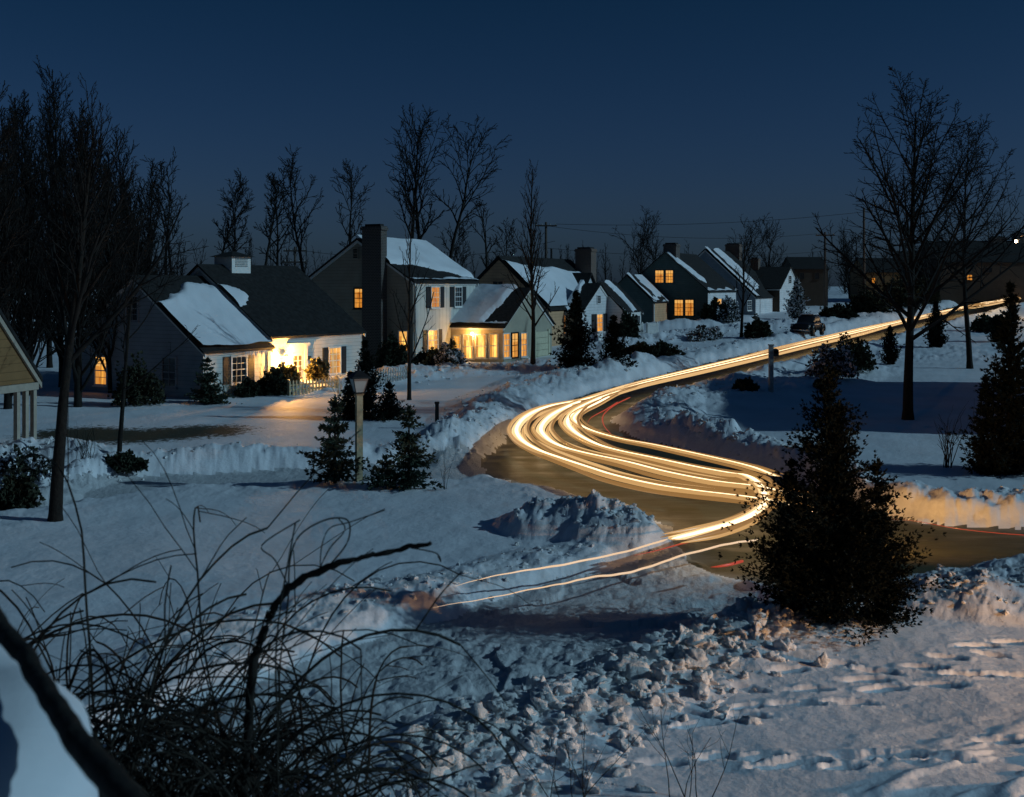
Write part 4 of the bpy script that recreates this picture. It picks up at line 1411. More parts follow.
def conifer(name, loc, label, cat, h, rad, seed, mat, style="spruce", needle=.11, dens=1.0, group=None, tops=(), trunk_r=.05, gap=.05):
    rnd = np.random.default_rng(seed)
    t = thing(name, loc, label, cat, 0, group)
    tb = MB().tube([(0, 0, -.2), (0, 0, h * .5), (0, 0, h * .97)], [trunk_r, trunk_r * .6, .008], 7)
    tb.build("trunk", M["bark"], t)
    pp, dd, sz = [], [], []
    bs = []
    for (ox, oy, oz, hh, rr) in [(0, 0, 0, h, rad)] + list(tops):
        lev = int(hh / (.17 if style == "spruce" else .13) * dens)
        for i in range(lev):
            f = gap + (1 - gap) * (i + rnd.random() * .6) / lev
            prof = (1 - f) ** .85 if style == "spruce" else ((1 - f) ** .9 * (.85 + .2 * min(1, f * 6)) * (.72 + .5 * rnd.random()) if style == "ragged" else min(1, (1 - f) * 1.35) ** .8 * (.62 + .38 * min(1, f * 5)))
            for j in range(int(9 + 4 * (1 - f))):
                az = rnd.uniform(0, 6.283)
                if style == "pyramid":
                    prof = float(np.interp(f, [0, .2, .37, .5, .58, .7, .8, .9, 1], [.8, 1.0, .95, .72, .60, .52, .33, .17, .04]))
                l = rr * prof * rnd.uniform(.55, 1.12) * (1 + .22 * math.sin(az * 2 + seed + i * .7)) + .04
                tilt = rnd.uniform(-.25, .12) + .35 * f if style == "spruce" else (rnd.uniform(-.05, .6) + .45 * f if style in ("ragged", "pyramid") else rnd.uniform(.45, 1.0) + .5 * f)
                d0 = np.array([math.cos(az) * math.cos(tilt), math.sin(az) * math.cos(tilt), math.sin(tilt)])
                b0 = np.array([ox, oy, oz + f * hh - (0 if style == "spruce" else l * .4)])
                m = max(3, int(l / (needle * .42)))
                for q in range(m):
                    u = (q + .6) / m
                    pt = b0 + d0 * l * u + np.array([0, 0, (.10 if style == "spruce" else .04) * l * u * u])
                    side = rnd.normal(0, .10 * l * (1 - .5 * u) + .01, 3) * np.array([1, 1, .45])
                    pp.append(pt + side)
                    dd.append(d0 + side * 1.5)
                    sz.append(needle * (1.05 - .35 * u))
                bs.append((b0, b0 + d0 * l * .85, .010, .003))
        for q in range(14):
            pp.append(np.array([ox, oy, oz + hh * (.93 + .075 * q / 14)]))
            dd.append(np.array([rnd.normal(0, .5), rnd.normal(0, .5), 1.0]))
            sz.append(needle * .8)
    v, f = sprays(np.array(pp), np.array(dd), np.array(sz), rnd, 5, .19, .5) if style != 'spruce' else sprays(np.array(pp), np.array(dd), np.array(sz), rnd, 5, .2, .5)
    v2, f2 = tube_batch([np.array([b[0] for b in bs]), np.array([b[1] for b in bs]), np.array([b[2] for b in bs]), np.array([b[3] for b in bs])], 3)
    link("crown", np.concatenate([v, v2]), np.concatenate([f, f2 + len(v)]), mat, t)
    return t


def bush(name, loc, label, rx, ry, rz_, seed, mat, leaf=.09, n=1500, group=None, cat="shrub", lump=.3):
    rnd = np.random.default_rng(seed)
    t = thing(name, loc, label, cat, rnd.uniform(0, 6), group)
    d = rnd.normal(size=(n, 3))
    d[:, 2] = np.abs(d[:, 2])
    d /= np.linalg.norm(d, axis=1, keepdims=True)
    lob = 1 + lump * np.sin(d[:, 0] * 5 + seed) * np.sin(d[:, 1] * 6 + seed * 2) + lump * .5 * np.sin(d[:, 2] * 9 + d[:, 0] * 7)
    rr = rnd.uniform(.25, 1, n) ** .5 * lob
    p = d * rr[:, None] * np.array([rx, ry, rz_]) + np.array([0, 0, .05])
    v, f = sprays(p, d + np.array([0, 0, .4]), np.full(n, leaf), rnd, 3, .42, .8)
    link("leaves", v, f, mat, t)
    m = 16
    p0 = np.zeros((m, 3)) + rnd.normal(0, .05, (m, 3)) * np.array([1, 1, 0]) - np.array([0, 0, .15])
    dd = rnd.normal(size=(m, 3)) * np.array([rx, ry, 0]) * .5 + np.array([0, 0, rz_ * .85])
    v2, f2 = tube_batch([p0, p0 + dd, np.full(m, .018), np.full(m, .006)], 4)
    link("stems", v2, f2, M["twig"], t)
    return t


# pair of little spruces at the lamp post
conifer("spruce_tree", base_at(335, 492), "small spruce close on the left of the lamp post", "spruce", 2.0, .86, 1, M["spruce"], needle=.13)
conifer("spruce_tree", base_at(409, 498), "small spruce right of the lamp post, its low boughs spread wide to the left", "spruce", 1.85, .80, 2, M["spruce"], needle=.13,
        tops=[(-.55, -.05, -.05, .75, .55)])
# large near juniper
conifer("juniper_tree", base_at(829, 640), "large black many-tipped juniper standing before the road junction, nearest of the evergreens", "juniper", 3.45, 1.30, 3, M["juniper"], "pyramid", .072, 1.3,
        tops=[(.66, -.05, 0, 2.1, .60), (-.5, .1, .1, 2.0, .55), (.2, .2, .6, 2.3, .42)], trunk_r=.09)
# far right big conifer
conifer("juniper_tree", base_at(1010, 484), "big dark conifer cut by the right edge, behind the ridge of orange-lit snow", "conifer", 4.7, 1.15, 4, M["juniper"], "ragged", .13, 1.0,
        tops=[(-.6, 0, 0, 2.4, .7), (.9, .3, 0, 3.6, 1.0)], trunk_r=.1)
conifer("juniper_tree", base_at(365, 425), "bushy dark yew between the lamp post and the white cottage's right end", "yew", 2.7, 1.1, 6, M["juniper"], "ragged", .13, 1.0,
        tops=[(.9, -.6, 0, 1.3, .8), (-.5, -.2, 0, 1.6, .6)])
conifer("juniper_tree", base_at(576, 377), "tall dark conifer in front of the tan house's lit wing window", "conifer", 4.0, 1.6, 7, M["juniper"], "ragged", .2, .9,
        tops=[(1.9, -.3, 0, 2.7, 1.3)])
conifer("spruce_tree", base_at(207, 408), "round dark spruce at the corner of the white cottage", "spruce", 1.75, .85, 8, M["spruce"], needle=.14, tops=[(.1, 0, 0, 1.1, 1.0)])
conifer("juniper_tree", base_at(797, 322), "clipped dark evergreen against the small white gable", "evergreen", 3.7, 1.6, 9, M["bushsnow"], "juniper", .3, .6)
conifer("juniper_tree", base_at(936, 352), "conical dark evergreen by the road behind the largest bare tree", "evergreen", 2.9, 1.2, 10, M["juniper"], "juniper", .2, .8)
conifer("juniper_tree", base_at(890, 368), "twiggy evergreen just left of the largest bare tree's trunk", "evergreen", 2.1, .9, 11, M["juniper"], "juniper", .16, .8)
conifer("juniper_tree", base_at(1000, 345), "dark evergreen by the road at the right edge", "evergreen", 1.7, 1.7, 12, M["juniper"], "juniper", .22, .8)
bsh = [
    (248, 402, .5, .45, .5, "bush", "low dark shrub under the cottage's shuttered dark window"),
    (277, 400, .55, .5, .95, "bush", "dark shrub below the porch lamp"),
    (262, 400, .5, .4, .45, "bush", "low dark shrub between two taller ones at the white cottage"),
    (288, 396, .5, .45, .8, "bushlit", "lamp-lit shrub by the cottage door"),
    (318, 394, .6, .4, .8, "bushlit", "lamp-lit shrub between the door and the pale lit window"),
    (430, 372, 1.0, .8, .8, "bush", "dark shrub under the two-storey house's lower lit window"),
    (447, 372, .9, .8, .85, "bushsnow", "snow-covered round shrub by the sunroom"),
    (392, 374, .8, .7, 1.5, "bush", "dark shrub at the foot of the tall brick chimney"),
    (457, 364, .5, .5, 1.6, "bush", "tall narrow shrub at the sunroom's left window"),
    (640, 362, 1.5, .8, .7, "bush", "low dark hedge right of the tall dark conifer"),
    (662, 361, 1.1, .7, .75, "bush", "lone low dark shrub on the rubble by the road"),
    (628, 346, 1.0, .6, 1.6, "bush", "dark shrub in front of the garage opening"),
    (758, 341, .9, .8, 1.2, "bush", "boxy dark shrub left of the parked car"),
    (716, 327, 1.2, .9, 1.5, "bush", "dark shrub under the pale front of the dark green house"),
    (728, 327, 1.3, .9, 1.8, "bushsnow", "snow-dusted shrub beside the slender bare tree"),
    (706, 343, 2.2, .9, .7, "bushsnow", "long snow-dusted hedge in front of the dark green house"),
    (853, 378, 1.3, 1.0, 1.5, "bush", "dark bush in the middle of the right bank"),
    (832, 386, 1.2, 1.0, 1.3, "bushsnow", "snow-flecked bush left of the dark bush on the right bank"),
    (838, 322, 1.6, 1.0, .9, "bush", "low dark hedge at the road beyond the parked car"),
    (868, 318, 2.0, 1.0, 2.0, "bush", "dark mass of hedge beside the right utility pole"),
    (900, 312, 2.6, 1.4, 3.0, "bush", "large dark bush at the roadside behind the largest bare tree"),
    (925, 307, 2.2, 1.4, 2.6, "bush", "dark bush by the white marker post"),
    (965, 297, 3.0, 1.4, 1.6, "bush", "broad dark bush in front of the long dark house"),
    (824, 396, .5, .4, .25, "bush", "tiny dark plant poking from snow near the white post"),
    (745, 399, .8, .4, .35, "bush", "tiny dark plant in snow left of the white post"),
    (18, 512, .38, .35, .75, "bush", "small dark evergreen shrub by the porch posts"),
    (124, 478, .5, .4, .35, "bush", "low dark ground juniper at the foot of the thin sapling"),
    (138, 410, .9, .8, 1.6, "bush", "dark shrub against the grey gable"),
    (990, 334, 2.0, 1.2, 1.1, "bush", "dark bush at the right edge above the big conifer"),
    (20, 490, .9, .7, .6, "bushsnow", "snow-laden low bush left of the nearest leaning tree"),
]
for i, (px, py, rx, ry, rz2, mt, lb_) in enumerate(bsh):
    b = base_at(px, py)
    bush("shrub", b, lb_, rx, ry, rz2, 100 + i, M[mt], leaf=.05 + .0016 * b.y, n=900 + int(500 * rx))

# bare stems
def stems(name, loc, label, n, h, spread, seed, r=.006, group=None, mat=None, cat="shrub"):
    rn = random.Random(seed)
    t = thing(name, loc, label, cat, 0, group)
    seg = []
    for _ in range(n):
        az = rn.uniform(0, 6.28)
        p = Vector((rn.gauss(0, spread * .15), rn.gauss(0, spread * .15), -.1))
        d = Vector((math.cos(az) * spread * rn.random(), math.sin(az) * spread * rn.random(), 1)).normalized()
        L = h * rn.uniform(.55, 1.05)
        rr = r
        for k in range(6):
            q = p + d * L / 6
            seg.append((p[:], q[:], rr, rr * .85))
            if k > 1 and rn.random() < .75:
                e = (d + Vector((rn.gauss(0, .5), rn.gauss(0, .5), .15))).normalized()
                m = q + e * L * .17
                seg.append((q[:], m[:], rr * .6, rr * .5))
                e2 = (e + Vector((rn.gauss(0, .25), rn.gauss(0, .25), .2))).normalized()
                seg.append((m[:], (m + e2 * L * .15)[:], rr * .5, rr * .3))
            p = q
            rr *= .85
            d = (d + Vector((rn.gauss(0, .1), rn.gauss(0, .1), 0))).normalized()
    s = [np.array([b[i] for b in seg], float) for i in range(4)]
    v, f = tube_batch(s, 4)
    link("stems", v, f, mat or M["twig"], t)
    return t

stems("bare_shrub", base_at(948, 478), "leafless shrub of upright stems on the pale right lawn", 12, 1.5, .35, 1, .016)
stems("bare_shrub", base_at(980, 482), "leafless stems just left of the big right-edge conifer", 14, 1.4, .5, 2, .014)
stems("bare_shrub", base_at(85, 480), "sparse twiggy shrub between the leaning tree and the sapling", 18, .8, .6, 3, .008)
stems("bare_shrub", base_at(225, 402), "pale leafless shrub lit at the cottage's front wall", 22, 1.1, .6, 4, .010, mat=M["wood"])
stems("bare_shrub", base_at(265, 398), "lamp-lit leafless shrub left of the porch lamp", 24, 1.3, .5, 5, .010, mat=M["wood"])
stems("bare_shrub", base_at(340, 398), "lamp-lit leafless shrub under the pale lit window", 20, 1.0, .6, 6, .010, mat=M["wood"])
stems("bare_shrub", base_at(445, 500), "thin stalk with few twigs near the wide-boughed spruce", 5, .9, .2, 7, .006)
g = G(684, 830)
stems("bare_shrub", (g.x, g.y, ground_z(g.x, g.y)), "spindly twigs poking up at the bottom edge right of centre", 6, 1.05, .55, 8, .006)
g = G(570, 850)
stems("bare_shrub", (g.x, g.y, ground_z(g.x, g.y)), "spindly twigs poking up at the bottom edge nearest the brambles", 8, 1.15, .6, 9, .006)

# bramble thicket in the near left corner
def thicket():
    rn = random.Random(77)
    t = thing("bramble_thicket", (-1.8, 6.0, float(H(6))), "dense tangle of bare arching bramble canes filling the near left corner", "brambles")
    seg = []
    def cane(p, d, L, r, droop, n=18, kids=True):
        for k in range(n):
            q = p + d * L / n
            seg.append((p[:], q[:], r, r * .965))
            if kids and k > 3 and rn.random() < .20:
                e = (d + Vector((rn.gauss(0, .6), rn.gauss(0, .5), rn.gauss(.1, .5)))).normalized()
                cane(q, e, L * rn.uniform(.12, .35), r * .6, droop * .6, 6, False)
            p = q
            r *= .965
            d = (d + Vector((rn.gauss(0, .05), rn.gauss(0, .05), -droop * (k / n)))).normalized()
    for _ in range(125):        # tall arching canes
        px = rn.uniform(-60, 290)
        Y = rn.uniform(5.0, 7.2)
        x = (px - CX) / F * Y
        dirx = rn.choice((-1, 1)) * rn.uniform(.15, 1.1)
        if px > 120:
            dirx = min(dirx, .35)
        p = Vector((x + 1.8 - dirx * .6, Y - 6.0, rn.uniform(1.1, 2.0)))
        cane(p, Vector((dirx, rn.uniform(-.3, .3), rn.uniform(.9, 1.6))).normalized(), rn.uniform(1.5, 2.6), rn.uniform(.006, .0135), rn.uniform(.2, .42))
    for _ in range(900):        # lower matted canes
        px = rn.uniform(60, 380) if rn.random() < .45 else rn.uniform(60, 300)
        Y = rn.uniform(4.8, 7.0)
        x = (px - CX) / F * Y
        p = Vector((x + 1.8, Y - 6.0, rn.uniform(.9, 2.25)))
        dx = rn.uniform(-1, 1)
        cane(p, Vector((dx, rn.uniform(-.4, .4), rn.uniform(.2, 1.0))).normalized(), rn.uniform(.7, 1.5) * (1 if px < 220 else .7), rn.uniform(.0045, .0095), rn.uniform(.2, .5), 14)
    s = [np.array([b[i] for b in seg], float) for i in range(4)]
    s[0] += np.array([0, 0, 0])
    v, f = tube_batch(s, 4)
    link("canes", v, f, M["cane"], t)
    # root stock reaching the ground
    rb = MB()
    for _ in range(26):
        a = Vector((rn.uniform(-1.3, 1.2), rn.uniform(-.8, .8), 0))
        rb.tube([a * .6 + Vector((0, 0, -.1)), a * .8 + Vector((0, 0, .8)), a + Vector((rn.gauss(0, .2), rn.gauss(0, .2), 1.9))], [.02, .016, .009], 5)
    rb.build("root_stems", M["cane"], t)
thicket()


def curve(q, k=5):
    q = [q[0]] + list(q) + [q[-1]]
    out_ = []
    for i in range(1, len(q) - 2):
        p0, p1, p2, p3 = q[i - 1:i + 3]
        for j in range(k):
            u = j / k
            out_.append(.5 * ((2 * p1) + (p2 - p0) * u + (2 * p0 - 5 * p1 + 4 * p2 - p3) * u * u + (3 * p1 - p0 - 3 * p2 + p3) * u ** 3))
    return out_ + [q[-1]]


def thick_branch():
    pts = [(248, 720, 5.7), (254, 656, 5.7), (268, 622, 5.65), (276, 604, 5.6), (288, 588, 5.6), (312, 574, 5.55), (344, 562, 5.5), (372, 555, 5.5), (400, 549, 5.5), (431, 543, 5.45)]
    w = [P(*p) for p in pts]
    w = [Vector((w[0].x - .05, w[0].y, 0.0)), Vector((w[0].x - .05, w[0].y, 1.4))] + w
    base = w[0].copy()
    t = thing("broken_branch", base, "thick dark bent branch with knobbly bark reaching right out of the brambles", "branch")
    q = [p - base for p in w]
    # refine with wobble for a knobbly bark outline
    rn = random.Random(4)
    fine, rad = [], []
    for i in range(len(q) - 1):
        for k in range(6):
            u = (i + k / 6) / (len(q) - 1)
            fine.append(q[i].lerp(q[i + 1], k / 6) + Vector((rn.gauss(0, .004), rn.gauss(0, .004), rn.gauss(0, .004))))
            rad.append((.026 - .016 * u) * rn.uniform(.82, 1.25))
    fine.append(q[-1])
    rad.append(.010)
    MB().tube(fine, rad, 8).build("limb", M["bark"], t, True)
    tw = MB()
    for (a, b_, c, e) in [((290, 590), (275, 560), (262, 545), (300, 520)), ((318, 572), (330, 548), (345, 530), (338, 518)), ((412, 548), (436, 553), (441, 562), (438, 556))]:
        tw.tube(curve([P(x, y, 5.55) - base for x, y in (a, b_, c, e)]), .0035, 5)
    tw.tube(curve([P(x, y, 5.6) - base for x, y in ((283, 640), (288, 600), (290, 560), (300, 535), (325, 520), (346, 519), (350, 532), (344, 548), (325, 570))]), .0042, 5)
    tw.tube(curve([P(x, y, 5.6) - base for x, y in ((320, 565), (322, 545), (330, 528), (350, 522), (385, 510))]), .003, 5)
    tw.build("twigs", M["cane"], t)
thick_branch()


def near_heap():
    """rounded heap of snow close to the viewer with a woody stem along its far edge"""
    cx, cy = -2.46, 2.19
    nr_, na = 60, 96
    vs, fs = [], []
    for i in range(nr_):
        r = 2.0 * (i / (nr_ - 1))
        for k in range(na):
            a = 2 * math.pi * k / na
            x, y = r * math.cos(a), r * math.sin(a)
            zz = 3.96 - .02 * r * r - (max(0, r - 1.38) ** 2) * 3.0 - max(0, r - 1.56) * 9
            zz += .09 * (float(fbm(np.array([x * 2.6 + 9]), np.array([y * 2.6]), 300, 5)[0]) - .5)
            vs.append((x, y, max(zz, -.2)))
    for i in range(nr_ - 1):
        for k in range(na):
            k2 = (k + 1) % na
            fs.append((i * na + k, i * na + k2, (i + 1) * na + k2, (i + 1) * na + k))
    t = thing("snow_heap", (cx, cy, 0), "smooth pale mound of snow very near in the bottom left corner", "snow mound")
    link("mound", vs, fs, M["snow_soft"], t, True)
    pts = [(-60, 560), (-20, 598), (0, 628), (24, 655), (50, 698), (78, 742), (104, 772), (140, 812), (190, 860)]
    w = [P(x, y, (EYE - 3.99) * F / (y - CY)) for x, y in pts]
    base = Vector((w[-1].x, w[-1].y, 0))
    s = thing("woody_stem", base, "thick dark woody stem edging the near snow mound", "stem")
    q = [p - base for p in w] + [Vector((.06, .1, -.1))]
    fine, rad = [], []
    rn = random.Random(8)
    for i in range(len(q) - 1):
        for k in range(5):
            fine.append(q[i].lerp(q[i + 1], k / 5) + Vector((rn.gauss(0, .0015), rn.gauss(0, .0015), rn.gauss(0, .0015))))
            rad.append(.026 + .002 * math.sin(i * 1.3 + k * .26))
    MB().tube(fine, rad, 9).build("stem", M["bark"], s, True)
near_heap()

# ------------------------------------------------------------------ lamp post
b = base_at(359, 490)
t = thing("lamp_post", b, "unlit lantern on a square wooden post between two small spruces", "lamp post")
pb = MB()
pb.box(-.075, .075, -.075, .075, -.2, 2.06)
pb.box(-.095, .095, -.095, .095, 2.06, 2.10)
pb.build("post", M["wood"], t)
ln = MB()
def frus(mb, r0, r1, z0, z1):
    mb.hexa([(-r0, -r0, z0), (r0, -r0, z0), (r0, r0, z0), (-r0, r0, z0), (-r1, -r1, z1), (r1, -r1, z1), (r1, r1, z1), (-r1, r1, z1)])
gl = MB()
frus(gl, .10, .185, 2.13, 2.46)
go = gl.build("lantern_glass", M["frost"], t)
fr_ = MB()
for sx in (-1, 1):
    for sy in (-1, 1):
        fr_.tube([(sx * .105, sy * .105, 2.10), (sx * .192, sy * .192, 2.47)], .012, 5)
frus(fr_, .13, .11, 2.10, 2.13)
frus(fr_, .24, .22, 2.46, 2.50)
frus(fr_, .22, .05, 2.50, 2.64)
fr_.lathe([(.05, 2.64), (.03, 2.68), (.045, 2.71), (.01, 2.75)], 8)
fr_.build("lantern_frame", M["black"], t)
t.rotation_euler = (0, 0, R(24))

# short black post by the drive, white post by the road, white marker
t = thing("bollard", base_at(437, 436), "short black post standing in snow beside the road bend", "post")
MB().box(-.06, .06, -.06, .06, -.2, .72).build("post", M["black"], t)
MB().box(-.075, .075, -.075, .075, .72, .78).build("cap", M["black"], t)
t = thing("mailbox_post", base_at(771, 401), "tall pale post with a small dark box on its right side, by the upper road", "post")
MB().box(-.09, .09, -.09, .09, -.2, 1.95).build("post", M["greywood"], t)
bx = MB().box(.092, .30, -.14, .14, 1.50, 1.72)
bx.tube([(.196, -.14, 1.72), (.196, .14, 1.72)], .104, 10)
bx.build("box", M["black"], t)
MB().box(-.11, .11, -.11, .11, 1.95, 2.0).build("cap", M["greywood"], t)
t = thing("marker_post", base_at(934, 307), "thin white marker post by the far road", "post")
MB().box(-.13, .13, -.08, .08, -.2, 1.75).build("post", M["trim"], t)
MB().box(-.16, .16, -.1, .1, 1.75, 1.85).build("cap", M["trim"], t)

# ------------------------------------------------------------------ fences
def picket_fence(label, a, b, h_, pitch=.16, mat="trim", name="picket_fence"):
    A, B = Vector((*XY(*a), 0)), Vector((*XY(*b), 0))
    L = (B - A).length
    zg = min(ground_z(A.x, A.y), ground_z(B.x, B.y)) - .1
    t = thing(name, (A.x, A.y, zg), label, "fence", math.atan2(B.y - A.y, B.x - A.x))
    pk = MB()
    k = int(L / pitch)
    for i in range(k + 1):
        x = L * i / k
        pk.add([(x - .04, -.012, .1), (x + .04, -.012, .1), (x + .04, -.012, h_ - .07), (x, -.012, h_), (x - .04, -.012, h_ - .07),
                (x - .04, .012, .1), (x + .04, .012, .1), (x + .04, .012, h_ - .07), (x, .012, h_), (x - .04, .012, h_ - .07)],
               [(0, 1, 2, 3, 4), (9, 8, 7, 6, 5), (0, 5, 6, 1), (1, 6, 7, 2), (2, 7, 8, 3), (3, 8, 9, 4), (4, 9, 5, 0)])
    pk.build("pickets", M[mat], t)
    for z in (.3, h_ - .25):
        MB().box(0, L, .014, .05, z, z + .07).build("rail", M[mat], t)
    n = max(1, int(L / 2.2))
    for i in range(n + 1):
        x = L * i / n
        MB().box(x - .05, x + .05, .052, .15, -.2, h_ + .03).build("post", M[mat], t)
    return t

picket_fence("lamp-lit picket fence in front of the white cottage's door", (290, 401), (338, 396), .75, .17, "wood")
picket_fence("picket fence running from the dark yew to the slim young tree", (368, 392), (408, 386), .75, .19, "greywood")
picket_fence("low white board fence in front of the garage opening", (622, 344), (643, 342), 1.0, .14)
picket_fence("short white board fence panel left of the dark green house", (648, 343), (658, 342), 1.0, .14)
picket_fence("tan lit low fence by the far road at the right", (943, 304), (958, 303), 1.3, .2, "wood")

# ------------------------------------------------------------------ utility poles and wires
def pole(px, ytop, Y, label, arms=1, r=.14):
    x = (px - CX) / F * Y
    z0, zt = float(H(Y)), EYE - (ytop - CY) / F * Y
    t = thing("utility_pole", (x, Y, z0), label, "utility pole")
    MB().tube([(0, 0, -.3), (0, 0, (zt - z0) * .5), (0, 0, zt - z0)], [r, r * .85, r * .7], 9).build("shaft", M["polewood"], t, True)
    for k in range(arms):
        zz = zt - z0 - .45 - k * 1.1
        ca = MB().box(-1.1, 1.1, -.16, -.06, zz, zz + .14).build("crossarm", M["polewood"], t)
        for s in (-.95, -.4, .4, .95):
            MB().lathe([(.04, 0), (.06, .06), (.03, .16)], 7, (s, -.11, zz + .14)).build("insulator", M["greywood"], ca)
    return (x, Y, zt)

pA = pole(546, 222, 115, "utility pole with crossarm above the tan house's roof", 1, .17)
pB = pole(825, 232, 132, "utility pole with crossarm just right of the brown house", 1, .17)
pC = pole(864, 208, 118, "tallest utility pole, dark, left of the largest bare tree", 0, .16)
pD = pole(295, 247, 112, "stub of a utility pole with two crossarms above the cottage roof", 2, .15)
pE = pole(1046, 226, 128, "utility pole beyond the right edge carrying the street wires", 1, .17)

def wire(label, pts, sag, r=.02):
    V = [Vector(p) for p in pts]
    base = V[0].copy()
    fine = []
    for a, b in zip(V[:-1], V[1:]):
        for k in range(24):
            u = k / 24
            q = a.lerp(b, u)
            q.z -= sag * 4 * u * (1 - u)
            fine.append(q - base)
    fine.append(V[-1] - base)
    o = MB().tube(fine, r, 4).build("power_line", M["wire"])
    o.location = base
    tag(o, label, "power line", "power lines strung between the utility poles")

def off(p, dx, dz):
    return (p[0] + dx, p[1], p[2] + dz)
wire("highest power line running right from the pole above the tan house", [off(pA, .9, -.2), off(pC, 0, -.4), off(pE, .8, -.2)], .55)
wire("power line just under the highest one", [off(pA, -.9, -.25), off(pB, -.9, -.2), off(pE, -.9, -.25)], .9)
wire("lowest of the power lines right of the pole above the tan house", [off(pA, 0, -2.6), off(pB, 0, -2.2), off(pE, 0, -2.8)], .7)
wire("power line crossing the trees behind the chimneys", [off(pD, .5, -.3), off(pA, .9, -1.9)], 1.2)

# street light
LY = 112
lp = P(1016, 241, LY)
t = thing("street_lamp", (lp.x + 1.6, LY, float(H(LY))), "lit street light shining at the right edge above the long dark house", "street lamp")
zl = lp.z - float(H(LY))
MB().tube([(0, 0, -.3), (0, 0, zl + .5)], [.12, .08], 8).build("pole", M["polewood"], t)
MB().tube([(0, 0, zl + .3), (-.8, 0, zl + .55), (-1.6, 0, zl + .35)], .04, 6).build("arm", M["polewood"], t)
hd = MB().lathe([(.30, .10), (.24, .22), (.06, .36)], 12, (-1.6, 0, zl))
hd = hd.build("lamp_shade", M["black"], t)
MB().lathe([(.05, -.16), (.12, -.08), (.14, .0), (.12, .06), (.03, .08)], 12, (-1.6, 0, zl)).build("bulb", M["streetbulb"], hd)

sl = bpy.data.lights.new("street_lamp_light", "POINT")
sl.energy = 900
sl.color = (1.0, .62, .28)
sl.shadow_soft_size = .25
slo = bpy.data.objects.new("street_lamp_light", sl)
COL.objects.link(slo)
slo.location = (lp.x, LY, lp.z - .5)

# low garden lamp added out of view on the right, to warm the trodden snow
gx_, gy_ = 11.4, 10.6
gzz = ground_z(gx_, gy_)
t = thing("added_garden_lamp", (gx_, gy_, gzz), "lit garden lamp on a short post beyond the right edge of the trodden snow", "lamp")
MB().box(-.06, .06, -.06, .06, -.2, .65).build("post", M["wood"], t)
fm = MB()
frus(fm, .17, .15, .92, .96)
frus(fm, .15, .03, .96, 1.08)
fm.build("lantern_cap", M["black"], t)
gg = MB()
frus(gg, .07, .12, .66, .90)
gg.build("lantern_glass", emit("garden_glass", (1.0, .55, .2), 6.0), t)
gl_ = bpy.data.lights.new("added_garden_light", "SPOT")
gl_.energy = 1900
gl_.spot_size = R(84)
gl_.spot_blend = .35
gl_.color = (1.0, .50, .17)
gl_.shadow_soft_size = .1
glo = bpy.data.objects.new("added_garden_light", gl_)
COL.objects.link(glo)
glo.location = (gx_ - .32, gy_, gzz + .80)
glo.rotation_euler = (Vector((0.5, 14.0, .3)) - glo.location).to_track_quat('-Z', 'Y').to_euler()

